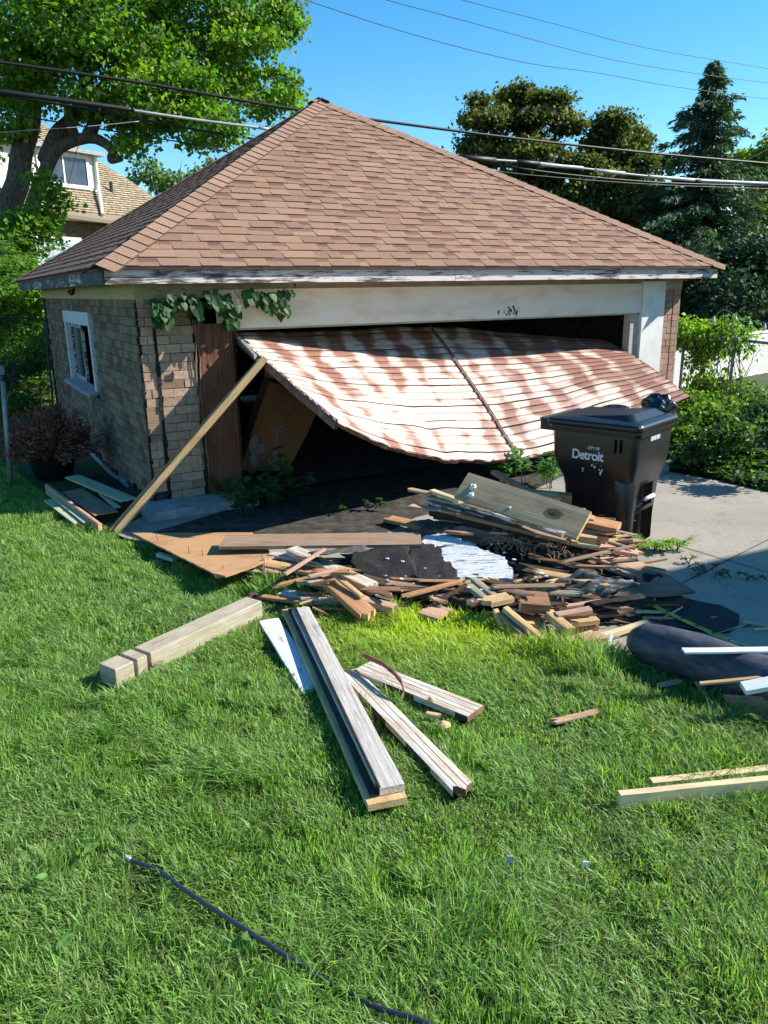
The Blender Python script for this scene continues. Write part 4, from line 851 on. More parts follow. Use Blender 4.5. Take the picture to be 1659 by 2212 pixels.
# ================================================================== RUBBISH BIN
U=V((-.75,.66,0)).normalized(); VV=V((U.y,-U.x,0)); BC=V((1.84,5.60,0))
bn=thing('rubbish_bin','black wheeled rubbish bin with white city lettering beside the pile','bin',BC,0)
bn.scale=(.93,.93,1.03)
def bp(u,v,z): return U*u+VV*v+V((0,0,z))
def rrect(u0,u1,v0,v1,z,r,n=5):
    out=[]
    for (cu,cv,a0) in((u1-r,v1-r,0),(u0+r,v1-r,90),(u0+r,v0+r,180),(u1-r,v0+r,270)):
        for k in range(n): a=R(a0+90*k/(n-1)); out.append(bp(cu+r*math.cos(a),cv+r*math.sin(a),z))
    return out
mb=MB(); 
mb.loft([rrect(.03,.57,.03,.55,0.0,.06),rrect(.02,.585,.02,.56,.10,.06),rrect(.0,.605,.0,.585,.42,.06),rrect(-.012,.62,-.012,.60,.50,.05),rrect(-.03,.66,-.045,.64,.565,.06),rrect(-.045,.69,-.055,.66,.66,.06),rrect(-.055,.70,-.065,.67,.86,.06)])
body=mb.build('body',M['black'],bn,smooth=False)
bv=body.modifiers.new('b','BEVEL'); bv.width=.012; bv.segments=3; bv.limit_method='ANGLE'; bv.angle_limit=R(25)
for p_ in body.data.polygons: p_.use_smooth=True
mb=MB(); mb.tube([bp(.085,.065,.0),bp(.08,.055,.25),bp(.075,.045,.50),bp(.075,.045,.55)],[.088,.092,.095,.075],24); mb.build('corner_column',M['black'],body,smooth=True)
mb=MB(); mb.loft([rrect(-.075,.72,-.085,.69,.85,.06),rrect(-.08,.725,-.09,.695,.875,.06),rrect(-.08,.725,-.09,.695,.895,.06)]); mb.build('rim',M['black'],bn,smooth=False)
mb=MB(); mb.loft([rrect(-.085,.74,-.095,.70,.899,.06),rrect(-.088,.745,-.098,.703,.925,.06),rrect(-.075,.735,-.085,.69,.94,.06),rrect(-.03,.55,-.02,.62,.955,.05)])
def tilt(sec,z0,k):
    return [V((p.x,p.y,z0+k*max(0,1-(p.dot(U))/.62))) for p in sec]
mb.loft([rrect(-.035,.66,-.04,.64,.935,.05),tilt(rrect(.06,.60,.05,.55,1.0,.05),.945,.055),tilt(rrect(.09,.56,.08,.52,1.0,.05),.947,.058)])
lid=mb.build('lid',M['black'],bn); bv=lid.modifiers.new('b','BEVEL'); bv.width=.008; bv.segments=2; bv.limit_method='ANGLE'
mb=MB(); mb.tube([bp(.70,-.03,.90),bp(.80,-.03,.905),bp(.83,.0,.905),bp(.83,.60,.905),bp(.80,.63,.905),bp(.70,.63,.90)],.02,10)
for v in(-.03,.63): mb.obox(bp(.66,v-.02,.84),U*.15,VV*.04,V((0,0,.07)))
mb.build('handle_bar',M['black'],bn,smooth=False)
mb=MB()
for u in(.07,.115): mb.obox(bp(u,-.072,.73),U*.014,VV*.012,V((0,0,.10)))
mb.build('vent_slot',M['hole'],body)
def pocket(v0,v1,z0,z1,du,name,tp=0):
    mb=MB(); o=-.058 if z0>.6 else -.018
    mb.poly([bp(o-du,v0+tp,z0),bp(o-du,v1-tp,z0),bp(o-.0-du,v1,z1),bp(o-du,v0,z1)]); mb.obox(bp(o+.01,v0,z0),VV*(v1-v0),U*-.003,V((0,0,.01)))
    return mb.build(name,M['hole'],body)
pocket(.18,.44,.60,.80,.004,'grab_recess',.06); pocket(.20,.38,.30,.47,.008,'lift_recess'); pocket(.19,.42,.02,.27,.006,'lower_recess')
mb=MB(); mb.tube([bp(-.04,.20,.36),bp(-.04,.38,.36)],.016,10); mb.build('lift_bar',M['whiterod'],bn,smooth=True)
mb=MB(); mb.tube([bp(.56,.62,.12),bp(.56,.68,.12)],.12,20); mb.tube([bp(.56,-.02,.12),bp(.56,-.08,.12)],.12,20); mb.build('wheel',M['tar'],bn)
mb=MB(); 
for k in range(11): mb.obox(bp(-.0585,.18+k*.017,.80),VV*(.011 if k%3 else .006),U*-.003,V((0,0,.032)))
mb.build('serial_number',M['plaque'],body)
def lettering(txt,size,o,dx,dz,mat_,parent,name='lettering',off=.0,shear=0,spacing=1.0,ext=.001):
    cu=bpy.data.curves.new('t','FONT'); cu.body=txt; cu.size=size; cu.extrude=ext; cu.offset=off; cu.shear=shear; cu.space_character=spacing; ob=bpy.data.objects.new('t',cu); col.objects.link(ob)
    bpy.context.view_layer.update(); me=bpy.data.meshes.new_from_object(ob); bpy.data.objects.remove(ob); me.materials.clear(); me.materials.append(mat_)
    r=bpy.data.objects.new(name,me); col.objects.link(r); dx=V(dx).normalized(); dz=V(dz).normalized(); n=dx.cross(dz)
    r.parent=parent; r.matrix_local=Matrix(((dx.x,dz.x,n.x,o[0]),(dx.y,dz.y,n.y,o[1]),(dx.z,dz.z,n.z,o[2]),(0,0,0,1))); return r
s_=bp(.50,-.0605,.655); lettering('Detroit',.098,s_,-U,(0,0,1),M['plaque'],bn,off=.0022,spacing=.93)
mb=MB()   # slab serifs of the big letters
lettering('CITY OF',.028,bp(.36,-.064,.735),-U,(0,0,1),M['plaque'],bn,off=.0008)
mb=MB()
for k in range(16):
    u=random.choice([rnd(.20,.25),rnd(.38,.42),rnd(.28,.31),rnd(.22,.28)]); z=rnd(.545,.635); s=rnd(.004,.016) if u>.17 else rnd(.008,.022)
    oo=-.0605 if z>.6 else -.052+(.6-z)*.0; mb.poly([bp(u+s*rnd(.5,1),oo-.006,z),bp(u,oo-.006,z+s*rnd(-.3,.3)),bp(u+s*.2,oo-.006,z+s*rnd(1,1.8)),bp(u+s,oo-.006,z+s*rnd(.8,1.5))][::-1])
mb.build('sticker_remains',M['plaque'],body)
def blob(name,label,cat,c,rx,ry,rz,m_,seed=1,amp=.3,group=None,parent=None):
    mb=MB(); mb.grid(lambda u,v: V(c)+V((rx*math.cos(6.2832*u)*math.sin(3.1416*v),ry*math.sin(6.2832*u)*math.sin(3.1416*v),rz*math.cos(3.1416*v)))*(1+amp*noise.noise(V((math.cos(6.2832*u)*2,math.sin(6.2832*u)*2+seed,v*5)))),28,18)
    o=mb.build(name,m_,parent,smooth=True); return tag(o,label,cat,group) if parent is None else o
_n=big.matrix_world.to_3x3()@V((0,0,1))
for (x,y,r,l) in ((1022,1053,.026,'upper blob of white foam on the left end of the widest board'),(1018,1070,.022,'lower blob of white foam on the left end of the widest board'),(1101,1097,.010,'tiny foam crumb left of the knot on the widest board')):
    blob('foam_blob',l,'foam',onplane(x,y,big.matrix_world.translation,_n)+_n*.004,r,r,r*.8,M['foam'],r*900,.6)
blob('rubbish_bag','black plastic rubbish bag bulging behind the bin lid','rubbish bag',BC+bp(.16,.80,.985),.14,.13,.095,M['bag'],2,.35)
blob('rubbish_bag','flat black plastic bag hanging over the rear of the bin','rubbish bag',BC+bp(.5,.74,.93),.15,.10,.05,M['bag'],5,.35)
mb=MB(); mb.poly([bp(.45,.30,.957),bp(.15,.30,1.0),bp(.10,.52,1.0),bp(.42,.55,.957)]); 
# ================================================================== INSIDE THE DOORWAY
pb=thing('paper_sack','tall brown paper yard waste sack leaning in the doorway','paper sack',GO,YAW)
A0,A1,A2,A3=V((.98,.42,.17)),V((1.50,.42,.10)),V((2.02,.60,.80)),V((1.42,.60,1.03))
dep=V((.05,.26,.06))
def sk(u,v,d):
    p=(A0.lerp(A1,u)).lerp(A3.lerp(A2,u),v); n=V((0,-1,0)); bu=.05*math.sin(math.pi*u)*math.sin(math.pi*min(1,v*1.2+.1)); cr=.014*noise.noise(V((u*5,v*6,2)))+.008*noise.noise(V((u*12,v*14,4)))
    side=.03*math.sin(math.pi*v)*(.5-u)*-1
    return p+n*(bu+cr)*(1-d)+dep*d+V((side,0,0))
mb=MB(); mb.grid(lambda u,v:sk(u,v,0),22,30); mb.grid(lambda u,v:sk(0,v,u),4,30); mb.grid(lambda u,v:sk(1,v,1-u) ,4,30); mb.grid(lambda u,v:sk(u,0,1-v),22,3); mb.grid(lambda u,v:sk(u,1,v),22,3); mb.grid(lambda u,v:sk(1-u,v,1),10,10)
sack=mb.build('sack_body',M['paper'],pb,smooth=True)
upv=(A3-A0).normalized(); rt=(A1-A0).normalized()
lettering('Smartly',.15,sk(.62,.09,0)+V((0,-.085,0)),(A3-A0).lerp(A2-A1,.6)+V((0,-.06,0)),-(A1-A0),M['print'],pb,off=.001)
lettering('Smartly',.062,sk(.18,.78,0)+V((0,-.06,0)),A2-A3,A3-A0,M['print'],pb,off=.0003)
lettering('Bags',.05,sk(.08,.90,0)+V((0,-.05,0)),A2-A3,A3-A0,M['print'],pb,off=.0003)
mb=MB()
def petal(c0,d,L_,Wd):
    d=V(d).normalized(); s=V((0,-1,0)).cross(d).normalized(); out=[]
    for k in range(11): t=k/10; out.append(c0+d*L_*t+s*Wd*math.sin(math.pi*t)**.8)
    for k in range(9,0,-1): t=k/10; out.append(c0+d*L_*t-s*Wd*math.sin(math.pi*t)**.8)
    mb.poly([p+V((0,-.025,0)) for p in out])
b0=sk(.08,.20,0); petal(b0+V((0,-.03,0)),(.8,0,.42),.17,.05); petal(b0+V((0,-.03,0)),(.25,0,1),.20,.05); petal(b0+V((0,-.03,0)),(.2,0,-1),.16,.045); mb.build('leaf_print',M['print'],pb)
o_=blob('rubbish_bag','black plastic sack behind the paper sack, lettered RF','rubbish bag',G(.95,.85,.62),.22,.22,.42,M['bag'],3,.2)
lettering('RF',.13,G(.86,.60,.70),EX+V((0,0,-.35)),EX*.3+V((0,0,1)),M['plaque'],None,off=.001).name='sack_print'
bpy.context.view_layer.update(); lt=bpy.data.objects['sack_print']; lt.parent=o_; 
mb=MB()
def torus(c,Rr,r_,ax='z',sx=1):
    mb.grid(lambda u,v:V(c)+V((math.cos(6.2832*u)*(Rr+r_*math.cos(6.2832*v)),math.sin(6.2832*u)*(Rr+r_*math.cos(6.2832*v)),r_*1.1*math.sin(6.2832*v))),32,12)
torus(G(1.42,.75,.11),.24,.09); tag(mb.build('tyre',M['tar'],smooth=True),'old black tyre lying under the paper sack','tyre')
mb=MB(); torus(G(4.1,1.3,.11),.24,.09); tag(mb.build('tyre',M['tar'],smooth=True),'old black tyre lying on the garage floor behind the pile','tyre')
# ================================================================== VEGETATION
def leafset(C,D,N,Lh,Wd,cols,fold=.15):
    """diamond leaves: centres C, long axis D, normal N"""
    D=D/np.linalg.norm(D,axis=1,keepdims=True); S=np.cross(D,N); S/=np.linalg.norm(S,axis=1,keepdims=True)+1e-9; N2=np.cross(S,D)
    L=Lh[:,None]; Wv=Wd[:,None]
    v=np.stack([C-D*L*.5,C+S*Wv*.5-D*L*.06+N2*Wv*fold,C+D*L*.5,C-S*Wv*.5-D*L*.06+N2*Wv*fold],1)
    n=len(C); f=np.arange(n*4).reshape(n,4); return v.reshape(-1,3),f,cols
def unit(n): v=rng.normal(size=(n,3)); return v/np.linalg.norm(v,axis=1,keepdims=True)
def colvar(n,c,var=.25,hue=.15):
    c=np.array(c); k=1+rng.uniform(-var,var,(n,1)); h=1+rng.uniform(-hue,hue,(n,3)); return np.clip(c*k*h,0,1)
def crown(clumps,n,size,c,droop=.3,c2=None,inner=.0,clumpy=60,lw=.75,var=.3):
    """clumps: (centre Vector, radius, weight); leaves gather in small twig-tip bunches on each clump"""
    ws=np.array([r**2*w_ for _,r,w_ in clumps]); ws/=ws.sum(); Cs=[];Ds=[];Ns=[];cc=[]
    for (p,r,_),w_ in zip(clumps,ws):
        m=int(n*w_); nb=max(6,int(clumpy*r*r)); bd=unit(nb); br=r*(rng.uniform(.45,1.08,nb)[:,None]); bc=np.array(p)[None]+bd*br*np.array([1,1,.85])
        k=rng.integers(0,nb,m); spread=r*.16+size*.9; q=bc[k]+rng.normal(size=(m,3))*spread*np.array([1,1,.55])
        Cs.append(q); d=bd[k]*.6+unit(m)*.8; d[:,2]-=droop; Ds.append(d); nn=unit(m)*.8; nn[:,2]+=.9; Ns.append(nn)
        cv=colvar(m,c,var); 
        if c2 is not None:
            t=(rng.random(nb)<.3)[k]; cv[t]=colvar(int(t.sum()),c2,.2)
        cc.append(cv)
    C,D,N,cc=map(np.concatenate,(Cs,Ds,Ns,cc)); m=len(C); L=size*rng.uniform(.6,1.35,m)
    return leafset(C,D,N,L,L*lw,cc)
def catv(parts):
    vs=[];fs=[];cs=[];o=0
    for v,f,c in parts: vs.append(v);fs.append(f+o);cs.append(c);o+=len(v)
    return np.concatenate(vs),np.concatenate(fs),np.concatenate(cs)
def limb(mb,pts,r0,r1,n=9):
    s=spline([V(p) for p in pts],5); k=len(s)
    s=[p+V((noise.noise(p*1.3),noise.noise(p*1.3+V((9,0,0))),0))*r0*.25 for p in s]
    mb.tube(s,[r0+(r1-r0)*i/(k-1) for i in range(k)],n)
# --- big maple at the upper left
DM=17.
tr=thing('maple_tree','huge leafy maple filling the upper left, behind the thick cables','tree',(0,0,0))
cl=[(60,60,100),(170,40,110),(300,40,110),(420,40,100),(520,30,85),(600,30,45),(110,160,90),(230,150,90),(340,150,85),(440,140,80),(540,130,65),(600,180,40),(420,220,75),(510,215,65),(585,235,45),(300,235,60),(235,215,60),(352,272,50),(430,285,45),(490,272,42),(30,150,80),(20,250,50),(250,300,32),(285,320,24),(200,245,45),(560,80,50),(630,75,22),(620,215,26),(645,235,16),(310,175,60)]
C_=[]
for x,y,r in cl: C_.append((atd(x,y,DM+rnd(-1.6,1.2)),r/FPX*DM,1))
for x,y,r in((200,-120,170),(450,-110,150),(-80,-60,150),(-120,120,130),(-60,260,80)): C_.append((atd(x,y,DM+rnd(-1,1)),r/FPX*DM,.5))
for x,y,r in((50,480,38),(95,450,34),(60,540,42),(115,500,26),(30,590,40),(100,410,24),(135,445,20),(85,385,18),(30,500,30)): C_.append((atd(x,y,DM-1),r/FPX*DM,1.1))
v,f,c=crown(C_,62000,.115,(.085,.165,.022),c2=(.14,.215,.03),clumpy=22,lw=.8)
npmesh('crown',v,f,c,M['leaf'],tr)
mb=MB(); A=lambda x,y,d=DM:atd(x,y,d)
limb(mb,[A(8,980),A(12,760),A(18,600),A(25,450),A(50,330),A(70,240),A(60,120),A(70,-60)],.34,.14,12)
limb(mb,[A(30,600,16.8),A(62,470,16.7),A(95,375,16.6),A(128,320,16.6),A(190,298,16.7),A(228,310,16.7),A(245,330,16.6)],.17,.09,10)
limb(mb,[A(100,350,16.7),A(125,290,16.8),A(160,250,17),A(190,150,17),A(205,60,17),A(215,-40,17)],.20,.09,9)
limb(mb,[A(190,300,16.7),A(215,240,16.9),A(245,200,17),A(300,160,17),A(360,110,17)],.15,.04,8)
limb(mb,[A(60,260,17),A(20,180,17),A(-20,80,17)],.2,.08,8)
limb(mb,[A(205,200,17),A(290,120,17),A(420,90,17),A(560,70,17)],.08,.02,6)
limb(mb,[A(160,290,16.7),A(150,260,16.5),A(148,225,16.4)],.12,.10,8)
limb(mb,[A(50,700,17),A(45,560,17),A(30,480,17)],.16,.12,8)
limb(mb,[A(245,330,16.6),A(240,345,16.5),A(262,342,16.4)],.10,.07,8)
mb.build('trunk',M['bark'],tr,smooth=True)
def tree(name,label,cat,clumps,dep,n,size,c,c2=None,trunk=None,group=None,lw=.75,clumpy=20,jit=1.5,var=.3,matl='leaf'):
    r_=thing(name,label,cat,(0,0,0),0,group); C_=[(atd(x,y,dep+rnd(-jit,jit)),r/FPX*dep,1) for x,y,r in clumps]
    v,f,cc=crown(C_,n,size,c,c2=c2,clumpy=clumpy,lw=lw,var=var); npmesh('crown',v,f,cc,M[matl],r_)
    if trunk:
        mb=MB()
        for pts,r0,r1 in trunk: limb(mb,[atd(x,y,dep) for x,y in pts],r0,r1,8)
        mb.build('trunk',M['bark'],r_,smooth=True)
    return r_
TG='trees beyond the alley'
tree('maple_tree','wide dark bronze-green maple just right of the roof peak','tree',[(1048,245,42),(1115,222,40),(1140,290,45),(1190,240,42),(1225,275,32),(1060,320,52),(1140,350,55),(1215,340,42),(1035,300,34),(1120,410,55),(1200,420,60),(1100,215,26),(1030,345,28),(1165,222,22)],36,42000,.19,(.058,.068,.024),c2=(.13,.125,.04),trunk=[([(1140,620),(1135,450),(1120,330)],.35,.12),([(1135,450),(1080,350),(1050,290)],.2,.05),([(1135,430),(1190,340),(1200,270)],.2,.05)],group=TG,clumpy=8)
tree('maple_tree','narrower dark bronze-green maple between the wide one and the spruce','tree',[(1330,270,34),(1300,300,34),(1360,320,40),(1385,295,20),(1330,350,50),(1290,380,42),(1380,385,42),(1340,430,60),(1270,440,45),(1400,450,50),(1240,460,40),(1310,500,60),(1300,262,14)],36,38000,.185,(.056,.070,.024),c2=(.13,.13,.04),trunk=[([(1335,650),(1335,450),(1335,320)],.3,.08)],group=TG,clumpy=8)
tree('tree','bright yellow-green tree behind the spruce at the right edge','tree',[(1630,360,40),(1670,400,60),(1640,460,50),(1690,330,50),(1600,350,22),(1650,540,50),(1700,560,80),(1645,620,40)],46,14000,.28,(.13,.17,.02),trunk=[([(1690,700),(1680,500),(1670,380)],.3,.1)],group=TG,clumpy=6)
tree('tree','dark green broadleaf tree low between the maples and the spruce','tree',[(1425,350,24),(1420,420,35),(1440,470,50),(1380,520,60),(1450,560,60),(1300,560,50)],38,9000,.25,(.045,.075,.025),trunk=[([(1430,700),(1428,480),(1424,370)],.25,.08)],group=TG,clumpy=8)
tree('tree','small pale tree with bare twigs above the far house roof','tree',[(330,375,30),(370,395,30),(300,380,18),(400,400,26),(440,380,28),(475,355,22),(345,400,26),(420,410,30)],45,2600,.26,(.085,.13,.045),trunk=[([(380,470),(380,420),(372,380)],.12,.04),([(380,430),(420,390),(430,360)],.06,.01),([(370,430),(340,380),(335,365)],.06,.01),([(385,430),(388,380),(392,350)],.05,.01)],group=TG,clumpy=5)
# spruce
DS=32.
sp=thing('spruce_tree','tall spruce with a pointed top rising at the right','spruce',(0,0,0),0,TG)
base=atd(1545,960,DS); topp=atd(1545,128,DS); base=V((topp.x,topp.y,0)); H=topp.z
vs=[];mbt=MB(); mbt.tube([base,base.lerp(topp,.5),topp],[.28,.15,.02],8); Cs=[];Ds=[];Ls=[];cc=[]
lv=.2
while lv<H-.15:
    f_=(H-lv)/H; R_=.20+5.3*f_**1.0; R_*=rnd(.7,1.2); nb=int(5+8*f_)
    for k in range(nb):
        an=rnd(0,6.283); Rk=R_*rnd(.55,1.25); 
        if rnd(0,1)<.12: Rk*=rnd(.4,.7)
        d=V((math.cos(an),math.sin(an),0)); p0=base+V((0,0,lv+rnd(-.15,.15))); ns=max(4,int(Rk/.16)); pts=[]
        for j in range(ns+1):
            t=j/ns; pts.append(p0+d*(Rk*t)+V((0,0,Rk*(.10*t-.42*t*t+.20*t**3)+.0)))
        if k%2==0: mbt.tube(pts,[.03*(1-j/(ns+1))+.008 for j in range(ns+1)],4,cap=False)
        s=V((-d.y,d.x,0))
        for j in range(1,ns+1):
            t=j/ns; wd=min(.55,.16+.42*Rk*.25*(1-abs(t-.55)))
            for q in range(5):
                off=rnd(-1,1)*wd; P0=pts[j]+s*off+V((0,0,-abs(off)*.35+rnd(-.08,.02)))+d*rnd(-.08,.08)
                Cs.append(P0); Ds.append(d*rnd(.4,1)+s*(off*1.6)+V((0,0,rnd(-.9,.05)))); Ls.append(rnd(.18,.34)); 
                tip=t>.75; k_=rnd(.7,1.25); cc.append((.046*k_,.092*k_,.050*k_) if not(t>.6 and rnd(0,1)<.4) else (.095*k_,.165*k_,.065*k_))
    lv+=.20+.14*f_
Cs=np.array(Cs);Ds=np.array(Ds);Ls=np.array(Ls);cc=np.array(cc)
parts=[]
for rep in range(3):
    n=len(Cs); N=unit(n); parts.append(leafset(Cs+rng.normal(size=(n,3))*.06,Ds+unit(n)*.25,N,Ls*rng.uniform(.7,1.2,n),Ls*.26,cc*rng.uniform(.75,1.25,(n,1)),fold=.3))
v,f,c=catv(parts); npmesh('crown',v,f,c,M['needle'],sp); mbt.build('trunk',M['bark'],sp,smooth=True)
# low dark conifers / hedge closing the view behind the spruce and the garage
tree('hedge','dark evergreen mass below the spruce behind the fence','hedge',[(1490,640,60),(1560,650,70),(1640,640,70),(1700,650,80),(1480,560,40),(1600,570,70),(1690,560,70),(1540,560,50)],24,16000,.16,(.034,.066,.034),clumpy=14,matl='needle')
# --- left shrubbery
LSG='shrubs beyond the wire gate'
def fronds(region,dep,n,label,name='shrub',c=(.11,.20,.035),dark=True):
    r_=thing(name,label,'shrub',(0,0,0),0,LSG); Cs=[];Ds=[];Ns=[];Ls=[];mb=MB()
    for k in range(n):
        x0,y0,x1,y1=region; x,y=rnd(x0,x1),rnd(y0,y1); p=atd(x,y,dep+rnd(-.8,.8)); an=rnd(0,6.283); d=V((math.cos(an),math.sin(an),rnd(.2,.8))).normalized(); L_=rnd(.35,.6); pts=[]
        for j in range(9):
            t=j/8; q=p+d*L_*t+V((0,0,-.28*t*t)); pts.append(q); tg=(d*L_/8+V((0,0,-.07*t))).normalized(); s=tg.cross(V((0,0,1))).normalized()
            for sg in(-1,1):
                if j: Cs.append(q+s*sg*.055+tg*.01); Ds.append(s*sg+tg*.45+V((0,0,-.25))); Ns.append(V((rnd(-.3,.3),rnd(-.3,.3),1))); Ls.append(.11*(1.1-.5*t))
        mb.tube(pts,.004,3,cap=False)
    n_=len(Cs); Ls=np.array(Ls); v,f,cc=leafset(np.array(Cs),np.array(Ds),np.array(Ns),Ls,Ls*.36,colvar(n_,c,.3))
    npmesh('foliage',v,f,cc,M['leaf'],r_); mb.build('stems',M['greenpipe'],r_); return r_
fronds((-60,530,190,720),14.0,260,'feathery sumac shrub left of the garage, just under its eave')
tree('shrub','bright leafy shrub behind the wire gate at the left edge','shrub',[(20,600,50),(60,650,50),(20,720,60),(80,730,40),(-30,660,60),(95,640,26)],14.5,9000,.085,(.10,.19,.03),clumpy=60,group=LSG,trunk=[([(20,900),(22,760),(30,640)],.05,.02)])
tree('shrub','dark green shrub with yellow tips beside the brown potted bush','shrub',[(20,800,50),(70,780,45),(90,840,40),(20,880,50),(-40,820,60),(95,720,26),(60,880,34)],13.2,9000,.07,(.055,.11,.025),c2=(.16,.19,.03),clumpy=60,group=LSG,trunk=[([(20,960),(24,860),(30,780)],.04,.02)])
tree('shrub','dark mass of undergrowth in the far left background','shrub',[(-60,760,90),(40,760,80),(100,700,60),(20,640,60),(-60,900,90),(60,860,80)],16,12000,.12,(.03,.06,.018),clumpy=20,group=LSG)
# --- dead bush in its pot
db=thing('dead_bush','dead reddish-brown bush in a dark pot by the left wall','dead bush',(0,0,0)); pc=at(118,1030,0)+V((0,0,0)); Cs=[];Ds=[];Ls=[];mb=MB()
for k in range(150):
    an=rnd(0,6.283); e=rnd(.15,1.4); d=V((math.cos(an)*math.cos(e),math.sin(an)*math.cos(e),math.sin(e))); L_=rnd(.3,.62); p=pc+V((0,0,.22)); pts=[]
    for j in range(7):
        t=j/6; q=p+d*L_*t+V((0,0,-.04*t*t))+V((rnd(-.01,.01),rnd(-.01,.01),0)); pts.append(q)
        if j>1:
            for _ in range(16): Cs.append(q+V((rnd(-.05,.05),rnd(-.05,.05),rnd(-.05,.05)))); Ds.append(d+V((rnd(-.8,.8),rnd(-.8,.8),rnd(-.8,.4)))); Ls.append(rnd(.03,.075))
    mb.tube(pts,.004,3,cap=False)
Ls=np.array(Ls); v,f,cc=leafset(np.array(Cs),np.array(Ds),unit(len(Cs)),Ls,Ls*.35,colvar(len(Cs),(.24,.10,.075),.4)); npmesh('foliage',v,f,cc,M['deadleaf'],db); mb.build('stems',W['dark'],db)
mb=MB(); mb.tube([pc,pc+V((0,0,.2)),pc+V((0,0,.24))],[.19,.25,.26],20); mb.build('pot',M['black'],db,smooth=False)
# --- vines over the left end of the header
def heart(mb,p,d,n,s,c):
    d=V(d).normalized(); n=V(n); n=(n-d*n.dot(d)).normalized(); w=d.cross(n)
    O=[(0,0,0),(-.12,.28,.03),(.10,.47,.05),(.45,.42,.06),(.8,.18,.02),(1,0,-.06)]
    L_=[p+d*s*a+w*s*b+n*s*z for a,b,z in O]; Rr=[p+d*s*a-w*s*b+n*s*z for a,b,z in O]; mid=[p+d*s*a+n*s*(-.02) for a in(0,.2,.45,.8)]
    mb.poly([L_[0],L_[1],L_[2],mid[1]],c); mb.poly([mid[1],L_[2],L_[3],mid[2]],c); mb.poly([mid[2],L_[3],L_[4],mid[3]],c); mb.poly([mid[3],L_[4],L_[5]],c)
    mb.poly([Rr[0],mid[1],Rr[2],Rr[1]],c); mb.poly([mid[1],mid[2],Rr[3],Rr[2]],c); mb.poly([mid[2],mid[3],Rr[4],Rr[3]],c); mb.poly([mid[3],Rr[5],Rr[4]],c)
def gc(c,v=.25): k=rnd(1-v,1+v); return (c[0]*k,c[1]*k*rnd(.92,1.08),c[2]*k)
vn=thing('climbing_vine','broad-leaved vine hanging from under the eave over the header end','vine',GO,YAW); mb=MB(); st=MB()
for (x,y,n_,s) in((345,660,9,.12),(380,650,8,.12),(410,655,7,.11),(455,640,8,.12),(480,650,10,.12),(500,665,10,.11),(540,640,8,.12),(565,645,7,.11),(600,640,8,.10),(610,670,6,.10),(360,690,4,.11),(500,690,6,.10),(425,670,6,.10),(590,660,4,.09),(630,628,3,.05),(345,690,3,.10)):
    for k in range(n_*2):
        dd=rnd(-.30,-.06); q=onplane(x+rnd(-16,16),y+rnd(-16,14),GO+EY*dd,EY); l=q-GO; lp=V((l.dot(EX),l.dot(EY),l.z))
        heart(mb,lp,(rnd(-.5,.5),rnd(-.5,.0),-1),(rnd(-.3,.6),-1,rnd(.0,.9)),s*rnd(.35,1.0),gc((.035,.085,.028),.4))
mb.build('leaves',M['leaf'],vn)
for a0 in(.15,.4,.75,1.1,1.4): 
    p=V((a0,-.03,1.98)); pts=[p]
    for j in range(9): p=p+V((rnd(-.05,.07),rnd(-.05,.01),rnd(-.05,.02))); pts.append(p)
    st.tube(pts,.004,4)
for a0 in(.485,.495,.50,.47): 
    p=V((a0,-.05,1.7)); pts=[p]
    for j in range(16): p=p+V((rnd(-.012,.012),rnd(-.008,.008),-.085)); pts.append(p)
    st.tube(pts,.0035,4)
st.build('stems',W['brown'],vn)
# --- weeds in front of the doorway
WG='weeds growing at the door sill'
def weed(label,spots,c,s,n,hgt,kind='heart',name='weed'):
    r_=thing(name,label,'weed',(0,0,0),0,WG); mb=MB(); st=MB()
    for (x,y) in spots:
        for k in range(n):
            p=at(x+rnd(-14,14),y+rnd(-5,5),0); top=p+V((rnd(-.12,.12),rnd(-.12,.08),hgt*rnd(.5,1.1))); pts=[p.lerp(top,t)+V((0,0,.03*math.sin(3*t))) for t in np.linspace(0,1,6)]; st.tube(pts,.004,4)
            for q in pts[2:]:
                for _ in range(2 if kind=='heart' else 7):
                    an=rnd(0,6.283)
                    if kind=='heart': heart(mb,q,(math.cos(an),math.sin(an),rnd(-.5,.3)),(rnd(-.3,.3),rnd(-.5,.1),1),s*rnd(.6,1.2),gc(c))
                    else:
                        d=V((math.cos(an),math.sin(an),rnd(.0,.9))).normalized(); w=d.cross(V((0,0,1))).normalized()*s*.11; e=q+d*s*rnd(.6,1.1)-V((0,0,s*.2)); m_=q.lerp(e,.5)+V((0,0,s*.12)); cc=gc(c); mb.poly([q,m_+w,e,m_-w],cc)
    mb.build('leaves',M['leaf'],r_); st.build('stems',M['greenpipe'],r_); return r_
weed('low leafy weed at the foot of the brown post',[(455,1075),(480,1090)],(.05,.12,.035),.06,5,.22)
weed('tangle of small-leaved weeds in front of the doorway left side',[(540,1100),(560,1085),(590,1100),(530,1120)],(.04,.10,.03),.07,6,.26)
weed('taller round-leaved weed with a bare stem in the doorway',[(615,1070),(640,1085)],(.045,.115,.035),.085,4,.45)
weed('short weeds along the dark sill behind the long brown board',[(680,1110),(740,1105),(800,1100)],(.03,.075,.02),.04,6,.10)
weed('thistle-like weed with long leaves behind the rubble stack, right one',[(1140,1045),(1185,1050),(1200,1060)],(.09,.19,.06),.16,3,.34,kind='spike')
weed('broad-leaved weed behind the rubble stack, left one',[(1075,1035),(1100,1040),(1060,1030)],(.08,.18,.05),.11,3,.28)
weed('bright green weed tuft at the foot of the bin',[(1395,1186),(1420,1190),(1450,1192)],(.18,.30,.03),.06,7,.07,kind='spike')
weed('bright weed tuft in the corner behind the bin',[(1425,1010),(1440,1005)],(.14,.24,.04),.09,6,.16,kind='spike')
